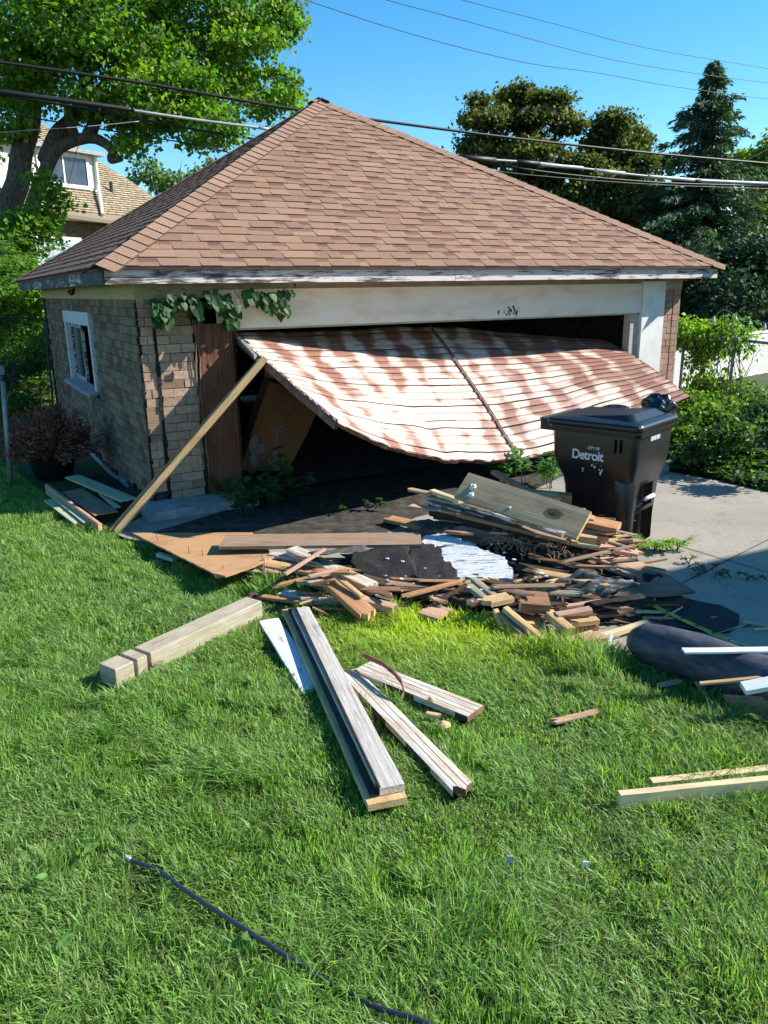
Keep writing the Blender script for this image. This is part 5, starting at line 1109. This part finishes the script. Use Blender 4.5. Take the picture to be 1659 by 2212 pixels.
for k,(x,y) in enumerate(((1500,1228),(1530,1238),(1560,1246),(1600,1256))):
    pass
weed('thin weeds growing in the driveway crack',[(1490,1220),(1530,1236),(1570,1246),(1620,1256)],(.05,.08,.02),.04,3,.03,kind='spike')
# --- right side: fence, vines, white panel
def wiretube(name,label,cat,pts,r,m_,group=None,n=7,sub=6):
    mb=MB(); mb.tube(spline(pts,sub),r,n); return tag(mb.build(name,m_,smooth=True),label,cat,group)
FP=[(1440,13.2),(1700,10.6)]
f1,f2=atd(1440,718,13.2),atd(1760,752,10.4); fd=(f2-f1); fdir=V((fd.x,fd.y,0)).normalized()
fe=thing('chain_link_fence','chain link fence under the vines right of the garage','fence',(0,0,0))
mb=MB(); mb.tube([f1,f2],.022,8); mb.build('top_rail',M['galv'],fe)
for t in(.15,.52,.93):
    mb=MB(); p=f1.lerp(f2,t); mb.tube([V((p.x,p.y,0)),p+V((0,0,.05))],.026,8); mb.build('post',M['galv'],fe)
mb=MB(); Lf=fd.length; zt=min(f1.z,f2.z); step=.075; wn=V((fdir.y,-fdir.x,0))*.0014
k=-int(zt/step)
while k*step<Lf:
    for sg in(1,-1):
        s0=k*step if sg==1 else k*step+zt; s1=s0+sg*zt; za,zb=0.,zt
        if s0<0 or s1<0: 
            if max(s0,s1)<0: continue
        t0,t1=0,1
        def cl(s): return max(0,min(Lf,s))
        if s1!=s0:
            a_=(cl(s0)-s0)/(s1-s0); b_=(cl(s1)-s0)/(s1-s0)
        p=V((f1.x,f1.y,0))+fdir*cl(s0)+V((0,0,zt*a_)); q=V((f1.x,f1.y,0))+fdir*cl(s1)+V((0,0,zt*b_))
        if (q-p).length>.02: mb.tube([p,q],.0022,3,cap=False)
    k+=1
mb.build('mesh',M['galv'],fe)
# white vinyl fence beyond
w1,w2=atd(1400,760,14.0),atd(1850,760,21.0); w1.z=w2.z=0; wd=(w2-w1); 
wfn=thing('white_fence','smooth white panel fence behind the chain link','fence',(0,0,0)); L_=wd.length; x=wd.normalized(); zt2=atd(1600,716,16.8).z
mb=MB(); mb.obox(w1,wd,V((-x.y,x.x,0))*.05,V((0,0,zt2-.05))); mb.build('panel',M['white_clean'],wfn)
mb=MB(); mb.obox(w1-V((-x.y,x.x,0))*.02+V((0,0,zt2-.05)),wd,V((-x.y,x.x,0))*.09,V((0,0,.05))); mb.build('cap_rail',M['white_clean'],wfn)
# vine curtain on the fence
def vinewall(label,reg,n,size,c,c2=None,name='fence_vine',depj=.25,off=-.12,clumps=26,cat='vine'):
    r_=thing(name,label,cat,(0,0,0)); C_=[]
    for k in range(clumps):
        x,y,rr_=reg[k%len(reg)]; p=onplane(x+rnd(-rr_,rr_)*.7,y+rnd(-rr_,rr_)*.9,f1+V((-fdir.y,fdir.x,0))*(off+rnd(-depj,depj)*.5)*-1,V((-fdir.y,fdir.x,0))); C_.append((p,rnd(.10,.24),1))
    C_=[(p,r,w_) for p,r,w_ in C_ if p.z>-.1]
    v,f,cc=crown(C_,n,size,c,droop=.7,c2=c2,clumpy=260,lw=.6,var=.35); v[:,2]=np.maximum(v[:,2],.005); npmesh('leaves',v,f,cc,M['leaf'],r_)
    mb=MB()
    for k in range(14):
        x,y,rr_=random.choice(reg); p=onplane(x+rnd(-rr_,rr_),y,f1,V((-fdir.y,fdir.x,0))); q=V((p.x+rnd(-.2,.2),p.y+rnd(-.2,.2),0)); mb.tube(spline([q,q.lerp(p,.4)+V((rnd(-.15,.15),0,0)),q.lerp(p,.8)+V((rnd(-.1,.1),0,0)),p],4),.005,4)
    mb.build('stems',W['dark'],r_); return r_
vinewall('yellow-green vine curtain hanging on the fence right beside the garage',[(1480,730,34),(1500,800,38),(1530,760,36),(1540,840,36),(1480,870,30),(1520,900,34),(1545,722,20),(1500,722,20)],4600,.085,(.15,.24,.025),c2=(.05,.10,.02),clumps=40)
vinewall('sparse green vine with open gaps over the white panel',[(1585,770,26),(1600,720,14),(1570,830,20),(1600,850,20),(1610,745,14)],900,.08,(.09,.17,.03),clumps=16)
vinewall('feathery green creeper along the fence foot at the right edge',[(1600,900,26),(1650,890,26),(1700,900,40),(1580,930,26),(1650,960,40),(1700,950,50)],8000,.06,(.055,.12,.03),c2=(.13,.22,.04),clumps=40)
r_=thing('dead_creeper','dark dried creeper mass on the lower fence','creeper',(0,0,0)); C_=[(onplane(x,y,f1+V((fdir.y,-fdir.x,0))*rnd(.1,.3),V((-fdir.y,fdir.x,0))),rnd(.15,.25),1) for x,y in((1560,900),(1580,950),(1600,930),(1610,980),(1540,960),(1630,950),(1560,1000),(1520,960),(1490,960),(1600,900),(1500,1000),(1640,990))]
v,f,cc=crown(C_,6000,.06,(.03,.035,.018),c2=(.07,.055,.03),droop=.9,clumpy=200,lw=.4); v[:,2]=np.maximum(v[:,2],.005); npmesh('foliage',v,f,cc,M['deadleaf'],r_)
BG='undergrowth in front of the fence'
tree('shrub','dark leafy undergrowth at the fence foot right of the bin','shrub',[(rnd(1450,1620),rnd(900,1015),rnd(12,30)) for _ in range(26)],9.3,8000,.06,(.020,.045,.014),c2=(.06,.11,.025),clumpy=140,group=BG)
tree('shrub','dark leafy undergrowth at the right edge below the creeper','shrub',[(rnd(1590,1740),rnd(890,1015),rnd(12,32)) for _ in range(26)],8.8,8000,.06,(.022,.05,.015),c2=(.07,.13,.025),clumpy=140,group=BG)
tree('shrub','brighter climbing leaves over the middle of the fence','shrub',[(1500,880,40),(1540,900,30),(1580,880,26),(1470,930,22)],10,3800,.07,(.09,.16,.025),clumpy=100,group=BG)
# ground cover strip between driveway and fence
Cs=[];n=16000
pa=[at(1445,1016),at(1500,1020),at(1560,1036),at(1659,1058),at(1900,1090)]
for k in range(n):
    t=rnd(0,3.999); i=int(t); p=pa[i].lerp(pa[i+1],t-i); s=abs(random.gauss(0,.5)); q=p+V((.35,1,0)).normalized()*(s*1.6)+V((rnd(-.06,.06),rnd(-.10,.06),0)); h=min(.35,.05+s*.22)*rnd(.2,1)*(1+.6*noise.noise(q*2.5)); Cs.append((q.x,q.y,max(.01,h)))
Cs=np.array(Cs); N=unit(n)*.6; N[:,2]+=1; D=unit(n); D[:,2]*=.5; L_=rng.uniform(.04,.11,n); ct=colvar(n,(.028,.062,.016),.4); y_=rng.random(n)<.18; ct[y_]=colvar(int(y_.sum()),(.08,.15,.025),.3)
v,f,c=leafset(Cs,D,N,L_,L_*.75,ct); struct(npmesh('ground_cover',v,f,c,M['leaf']),'stuff')
# string lights on a pole
pl_=onplane(1562,668,f1,V((-fdir.y,fdir.x,0))); sl_=thing('string_lights','string of clear bulbs slung from a thin pole over the fence','string lights',(0,0,0))
mb=MB(); mb.tube([V((pl_.x,pl_.y,.6)),pl_],.009,6); mb.build('pole',M['metal'],sl_)
mb=MB(); e1=onplane(1480,722,f1,V((-fdir.y,fdir.x,0))); e2=onplane(1700,704,f1,V((-fdir.y,fdir.x,0))); 
ca=spline([e1,e1.lerp(pl_,.5)+V((0,0,-.05)),pl_]); cb=spline([pl_,pl_.lerp(e2,.5)+V((0,0,-.05)),e2]); mb.tube(ca,.006,5); mb.tube(cb,.006,5); mb.build('cord',M['wiregrey'],sl_)
for q in(ca[6],ca[9],cb[3],cb[8]):
    mb=MB(); mb.tube([q,q-V((0,0,.03)),q-V((0,0,.05)),q-V((0,0,.085)),q-V((0,0,.10))],[.010,.012,.024,.026,.008],8); mb.build('bulb',M['foam'],sl_,smooth=True)
# --- wire gate and posts at the left
gt=thing('wire_gate','dark green tube gate standing open left of the garage','gate',(0,0,0)); DG=12.6
mb=MB(); mb.tube(spline([atd(-60,684,DG),atd(40,686,DG),atd(86,690,DG),atd(100,702,DG),atd(104,760,DG),atd(116,890,DG)],5),.018,8); mb.build('frame',M['greenpipe'],gt,smooth=True)
mb=MB(); mb.tube([atd(-60,818,DG),atd(110,820,DG)],.010,6); mb.tube([atd(96,700,DG),atd(108,890,DG)],.007,6); mb.build('cross_bar',M['greenpipe'],gt)
mb=MB()
for k in range(34):
    x0=-60+k*5; mb.tube([atd(x0,688,DG),atd(x0+3,880,DG)],.0016,3,cap=False)
for k in range(30): mb.tube([atd(-60,690+k*6.4,DG),atd(100+k*.3,690+k*6.4,DG)],.0016,3,cap=False)
mb.build('mesh',M['greenpipe'],gt)
pb_=at(22,1050); mb=MB(); tp_=V((pb_.x,pb_.y,0)); q=at(22,1050); 
tpp=onplane(4,790,V((pb_.x,pb_.y,0)),V((0,1,0))); mb.tube([pb_-V((0,0,.1)),V((tpp.x,pb_.y,tpp.z))],.024,10); po_=tag(mb.build('fence_post',M['galv'],smooth=True),'leaning grey metal post on the lawn at the left edge','post')
mb=MB(); e=(V((tpp.x,pb_.y,tpp.z))-pb_).normalized(); c0_=V((tpp.x,pb_.y,tpp.z))-e*.12; mb.tube([c0_-e*.03,c0_+e*.03],.032,10); mb.build('clamp',M['metal'],po_)

# --- overhead cables: all hang in the alley plane behind the garage
WP=V((-6.3,14.7,0)); WN=EY
def wp(x,y,off=0): return onplane(x,y,WP+EY*off,WN)
CG='overhead cables across the alley'
def cable(label,px,r,m_,off=0,name='overhead_cable'): return wiretube(name,label,'cable',[wp(x,y,off) for x,y in px],r,m_,CG)
cable('black power cable passing just behind the roof peak',[(-120,118),(0,134),(300,178),(490,211),(650,238),(830,262),(1100,297),(1400,330),(1659,353),(1800,366)],.030,M['wire'])
k1=cable('thickest cable, black sleeve on the left and grey beyond',[(-120,182),(0,196),(150,216),(285,238),(420,258),(560,276),(700,296),(860,322),(990,340),(1165,352),(1280,366),(1420,382),(1659,396),(1800,404)],.026,M['wiregrey'])
mb=MB()
for (x0,y0,x1,y1,r_) in((-60,190,284,237,.045),(284,237,290,238,.044),(560,276,580,279,.03),(1000,341,1070,347,.075),(1118,350,1165,354,.06),(1165,355,1260,363,.042),(1285,368,1350,375,.05),(1400,381,1500,389,.046),(1510,390,1700,398,.042)):
    a,b=wp(x0,y0,-.02),wp(x1,y1,-.02); o=MB(); o.tube([a,a.lerp(b,.02),a.lerp(b,.98),b],[r_*.7,r_,r_,r_*.7],12); o.build('sleeve',M['wire'] if x0<300 or 990<x0<1150 else M['wiregrey'],k1,smooth=True)
cable('thin black cable just below the thick sleeved one',[(-120,190),(0,204),(200,238),(380,272),(500,292),(700,322),(1000,345),(1200,374),(1420,394),(1659,402),(1800,408)],.022,M['wire'],.3)
cable('lower thin cable crossing the maple trunks',[(-120,232),(0,244),(200,276),(420,312),(600,345),(1000,364),(1165,380),(1400,398),(1659,408),(1800,413)],.013,M['wire'],.2)
cable('faint service wire below the lower thin cable',[(-80,288),(0,286),(80,280),(190,273),(300,262)],.006,M['wiregrey'],.25)
cable('faint slack wire dropping down past the dormer',[(190,250),(170,310),(150,390),(132,470)],.006,M['rust'],2)
cable('lowest of three thin high wires in the sky',[(560,-34),(660,0),(830,56),(1000,104),(1150,138),(1295,158),(1450,186),(1659,214),(1800,232)],.008,M['wire'],3)
cable('middle of three thin high wires in the sky',[(700,-40),(835,0),(1000,44),(1300,124),(1500,158),(1659,179),(1800,196)],.008,M['wire'],3.3)
cable('topmost of three thin high wires in the sky',[(880,-40),(1000,0),(1200,52),(1400,104),(1659,148),(1800,172)],.008,M['wire'],3.6)
cable('short thin wire leaving the frame at the right, above the cables',[(1780,250),(1659,322),(1600,352),(1560,372)],.006,M['wire'],.1)
# --- far house on the left
az=R(32); hx=V((math.sin(az),math.cos(az),0)); hy=V((-math.cos(az),math.sin(az),0)); E0=atd(40,449,25.); HO=V((E0.x,E0.y,0)); ze=E0.z
hs_=thing('brick_house','two-storey brick house with tan shingle roof and white dormer, far left','house',HO,math.atan2(hx.y,hx.x))
def loc(p): d=p-HO; return V((d.dot(hx),d.dot(hy),p.z))
RP=R(38); rn=(hx.cross(hy*math.cos(RP)+V((0,0,math.sin(RP))))).normalized(); rp0=E0-hy*.35
def onroof(x,y): return loc(onplane(x,y,rp0,rn))
mb=MB(); 
def hb(lo,hi,c=(1,1,1),m=0): mb.box(lo,hi,c,m)
# brick wall laid as courses
hb((-4,.02,-.0),(16,.2,ze)); mb.build('wall_core',M['mortar'],hs_)
rr=random.Random(3); mb=MB()
z=ze-2.9
while z<ze-.05:
    s=-3-rr.random()*.2
    while s<9: 
        k=rr.uniform(.7,1.1); mb.box((s+.005,-.01,z+.005),(s+.205,.02,z+.068),(.20*k,.14*k,.095*k)); s+=.21
    z+=.073
mb.build('wall',M['brick'],hs_)
# roof courses
mb=MB(); corner=[onroof(30,447),onroof(420,500),onroof(350,438),onroof(285,393),onroof(205,342),onroof(150,300),onroof(60,250)]
mb.poly(corner,(.25,.2,.14)); mb.poly([p-V((0,0,.12)) for p in corner][::-1],(.25,.2,.14))
for i in range(len(corner)): a,b=corner[i],corner[(i+1)%len(corner)]; mb.poly([a,a-V((0,0,.12)),b-V((0,0,.12)),b],(.25,.2,.14))
up=V((0,math.cos(RP),math.sin(RP))); nn=V((0,-math.sin(RP),math.cos(RP))); o0=loc(rp0)
def inside(p):
    c=False; n=len(corner); px,py=p.x,p.y
    for i in range(n):
        a,b=corner[i],corner[(i+1)%n]
        if (a.y>py)!=(b.y>py) and px<(b.x-a.x)*(py-a.y)/(b.y-a.y)+a.x: c=not c
    return c
for k in range(60):
    s=-3-rr.random()*.3
    while s<18:
        p=o0+up*(k*.15)+V((s-o0.x,0,0)); w_=.36
        if inside(p) and inside(p+V((w_,0,0))+up*.1):
            kk=rr.uniform(.75,1.1); c_=(.42*kk,.34*kk,.22*kk); mb.poly([p+nn*.03,p+V((w_-.03,0,0))+nn*.03,p+V((w_-.03,0,0))+up*.12+nn*.012,p+up*.12+nn*.012],c_); mb.poly([p,p+V((w_-.03,0,0)),p+V((w_-.03,0,0))+nn*.03,p+nn*.03],(.1,.08,.05))
        s+=w_
mb.build('roof',M['shingle'],hs_)
mb=MB(); g0=loc(rp0); mb.box((-4,g0.y-.12,ze-.26),(16,g0.y+.02,ze-.12)); mb.build('gutter',M['white_clean'],hs_)
mb=MB(); mb.box((-4,g0.y+.02,ze-.28),(16,.0,ze-.24)); mb.build('soffit',M['white_clean'],hs_)
# dormer
dp=onplane(150,408,rp0,rn); DN=hy
def ond(x,y): return loc(onplane(x,y,dp,DN))
a,b=ond(60,405),ond(212,415); zt_=ond(208,333).z; zb_=min(a.z,b.z)-.1; yf=a.y; mb=MB(); mb.box((a.x-1.0,yf,zb_),(b.x,yf+4,zt_-.1))
for k in range(30):
    z=zb_+k*.11
    if z<zt_-.2: mb.box((a.x-1.0,yf-.02,z),(b.x,yf,z+.09))
dr=mb.build('dormer',M['white_clean'],hs_); mb=MB(); mb.box((a.x-1.2,yf-.35,zt_-.1),(b.x+.2,yf+4,zt_+.02)); mb.build('dormer_roof',M['galv'],dr)
w0,w1_=ond(88,394),ond(182,345); mb=MB(); xa,xb,za,zb2=w0.x,w1_.x,w0.z+.05,w1_.z
for q in(((xa-.1,yf-.08,za-.12),(xb+.12,yf-.02,za)),((xa-.1,yf-.08,zb2),(xb+.12,yf-.02,zb2+.14)),((xa-.1,yf-.08,za),(xa,yf-.02,zb2)),((xb,yf-.08,za),(xb+.12,yf-.02,zb2)),(((xa+xb)/2-.03,yf-.06,za),((xa+xb)/2+.03,yf-.02,zb2))): mb.box(*q)
wn_=mb.build('window',M['white_clean'],dr); mb=MB(); mb.box((xa,yf-.04,za),(xb,yf-.03,zb2)); mb.build('pane',M['glass'],wn_)
mb=MB(); d0=ond(200,345); mb.tube([V((b.x-.05,yf-.1,zt_-.15)),V((b.x-.05,yf-.1,zb_+.4)),onroof(222,470)+V((0,0,.1))],.06,8); mb.build('downpipe',M['white_clean'],hs_)
vp_=onroof(241,415); mb=MB(); mb.tube([vp_,vp_+V((0,0,.35))],.06,8); mb.build('vent_pipe',M['metal'],hs_)
x0=loc(onplane(132,540,HO,hy)); x1=loc(onplane(173,514,HO,hy)); mb=MB(); mb.box((x0.x-1,-.06,x0.z-.5),(x1.x,.02,x1.z)); wn2=mb.build('window',M['white_clean'],hs_); mb=MB(); mb.box((x0.x-.9,-.075,x0.z-.4),(x1.x-.09,-.062,x1.z-.1)); mb.build('pane',mat('bright_pane',(.30,.36,.42),(.45,.5,.55),4,rough=.15,bmp=0),wn2)
# --- unseen house off to the right, added and shaped to shade the driveway
nb=[V((1.30,4.82,0)),V((1.30,4.82,0))+V((.90,.43,0))*9,V((12.5,2.6,0)),V((1.75,2.55,0)),V((1.42,3.9,0))]; hN=5.0; offv=V((SUN.x,SUN.y,0))/SUN.z*hN
mb=MB(); top=[p+offv+V((0,0,hN)) for p in nb]; bot=[V((p.x,p.y,0)) for p in top]; n=len(top); mb.poly(top,(.3,.2,.14)); mb.poly(bot[::-1],(.3,.2,.14))
for i in range(n): mb.poly([bot[i],bot[(i+1)%n],top[(i+1)%n],top[i]],(.32,.22,.16))
tag(mb.build('shade_caster_house',M['brick']),'unseen house outside the right edge, added and shaped to shade the driveway','house')
# a horizon of far trees closes the background all round
tree('far_trees','distant low belt of trees along the horizon behind everything','trees',[(x,600+rnd(-14,10),60) for x in range(-900,2700,55)],70,26000,.6,(.04,.07,.025),group=TG,clumpy=1.2,jit=5)

# ================================================================== GRASS
PIX=[(-900,1120),(-100,1112),(40,1095),(110,1120),(200,1148),(240,1152)]
LP=[at(x,y) for x,y in PIX[2:]]+EDGE[1:]
# lawn polygon in world space
lawn=[V((-9,10.5,0)),V((-5.2,10.0,0)),at(60,1045),at(120,1100),at(215,1140)]+EDGE+[V((3.4,2.4,0)),V((3.4,.6,0)),V((-4,.6,0)),V((-9,4,0))]
lx=np.array([p.x for p in lawn]); ly=np.array([p.y for p in lawn])
def inpoly(px,py,X,Y):
    c=np.zeros(len(px),bool); n=len(X); j=n-1
    for i in range(n):
        with np.errstate(divide='ignore',invalid='ignore'):
            t=((Y[i]>py)!=(Y[j]>py))&(px<(X[j]-X[i])*(py-Y[i])/(Y[j]-Y[i]+1e-12)+X[i])
        c^=t; j=i
    return c
def field(x,y,s,seed): # smooth value noise, vectorised
    g=np.random.default_rng(seed).normal(size=(64,64)); u=x/s+20; v_=y/s+20; i=np.floor(u).astype(int); j=np.floor(v_).astype(int); fu=u-i; fv=v_-j; fu=fu*fu*(3-2*fu); fv=fv*fv*(3-2*fv); i%=63; j%=63
    return (g[i,j]*(1-fu)+g[i+1,j]*fu)*(1-fv)+(g[i,j+1]*(1-fu)+g[i+1,j+1]*fu)*fv
NB=860000
px=rng.uniform(-6.5,3.3,NB*2); py=rng.uniform(1.0,9.5,NB*2)
keepd=np.clip((2.9/np.maximum(py,1.0))**1.15,.16,1.0)*np.where(np.abs(px)<py*.62+.55,1,.12)
jx=px+.06*field(px,py,.08,5); jy=py+.05*field(px,py,.09,6)
k=(rng.random(NB*2)<keepd)&inpoly(jx,jy,lx,ly); px,py=px[k],py[k]
for q in FOOT:
    qx=np.array([p.x for p in q]); qy=np.array([p.y for p in q]); qx=qx.mean()+(qx-qx.mean())*.97; qy=qy.mean()+(qy-qy.mean())*.97; m=inpoly(px,py,qx,qy); px,py=px[~m],py[~m]
hpts=np.array([(p.x,p.y) for p in HOSE]); mm=np.ones(len(px),bool)
for i in range(0,len(hpts)-6,1):
    if 42<i<56: continue
    d2=(px-hpts[i,0])**2+(py-hpts[i,1])**2; mm&=~((d2<(.017+.008*math.sin(i*1.3))**2)&(rng.random(len(px))<.85))
px,py=px[mm],py[mm]
n=len(px); print('blades',n)
far=np.clip(py/2.6,1,2.4)
Hh=(.046+.013*field(px,py,.35,1)+.008*field(px,py,.12,2))*rng.uniform(.5,1.5,n); Hh=np.clip(Hh,.018,.12)
# tussocks thin out into dark gaps
gap=field(px,py,.09,12)+.6*field(px,py,.22,13); Hh*=np.where(gap<-1.05,.45,1)
# longer grass by the rubble and along the driveway edge
ed=np.zeros(n)
for i in range(len(EDGE)-1):
    a,b=EDGE[i],EDGE[i+1]; dx,dy=b.x-a.x,b.y-a.y; t=np.clip(((px-a.x)*dx+(py-a.y)*dy)/(dx*dx+dy*dy),0,1); dd=np.hypot(px-a.x-t*dx,py-a.y-t*dy); ed=np.maximum(ed,np.exp(-(dd/.22)**2))
Hh*=1+.7*ed*(px>-.9)
an=1.6*field(px,py,.16,3)+.9*field(px,py,.6,4)+rng.normal(size=n)*1.5+2.6
ln=np.abs(.75+.3*field(px,py,.18,7)+rng.normal(size=n)*.35)
dx,dy=np.cos(an),np.sin(an)
wb_w=rng.uniform(.0011,.0025,n)*far**.55
sx,sy=-np.sin(an+rng.normal(size=n)*.7),np.cos(an+rng.normal(size=n)*.7)
base=np.stack([px,py,np.full(n,-.008)],1); side=np.stack([sx,sy,np.zeros(n)],1)*wb_w[:,None]
def pt(t,wf):
    h=Hh*(t*(1-.22*ln*t)); o=Hh*ln*t*t*.95; return base+np.stack([dx*o,dy*o,h],1),side*wf
rows=[pt(0,.9),pt(.5,1.0),pt(.8,.7),pt(1,.08)]
vv=[]
for c_,s_ in rows: vv+= [c_-s_,c_+s_]
v=np.stack(vv,1).reshape(-1,3); b0=(np.arange(n)*8)[:,None]
f=np.concatenate([b0+np.array([[0,1,3,2]]),b0+np.array([[2,3,5,4]]),b0+np.array([[4,5,7,6]])],1).reshape(-1,4)
bc=np.array([.190,.310,.072])[None]*(1+.34*rng.normal(size=(n,1)).clip(-1.6,2.2)); bc=bc*np.array([1,1,1])[None]
cool=(field(px,py,.5,8)*.5+.5).clip(0,1)[:,None]; bc=bc*(1-cool*.25)+np.array([.18,.27,.12])[None]*cool*.25
# yellow-green patch near the rubble, and drier bits on the right
yl=np.exp(-(((px-.42)/.75)**2+((py-4.25)/.42)**2))[:,None]*1.15; yl=yl.clip(0,1)*(rng.random((n,1))*.5+.6); bc=bc*(1-yl)+np.array([.46,.52,.035])[None]*yl
dry=(rng.random(n)<.06+.06*(px>.6)); bc[dry]=np.array([.26,.23,.10])*rng.uniform(.6,1.1,(dry.sum(),1))
bc=np.clip(bc,.005,.6); cc=np.repeat(bc,3,axis=0)
struct(npmesh('grass',v,f,cc,M['grass']),'stuff')
# a few broad clover / plantain leaves
FG2='broad weed leaves in the lawn'
for (x,y) in ((195,1832),(545,2020),(100,1895),(140,2035)):
    p=at(x,y,.05); mb=MB()
    for j in range(3): heart(mb,p,(rnd(-1,1),rnd(-1,1),.1),(0,-.3,1),.035,gc((.10,.21,.05)))
    tag(mb.build('weed_leaf',M['leaf']),'small round weed leaf in the grass '+{195:'left of the hose connector, nearest it',545:'just beside the hose bend',100:'at the left edge, upper one',140:'at the left edge, lower one'}[x],'weed',FG2)
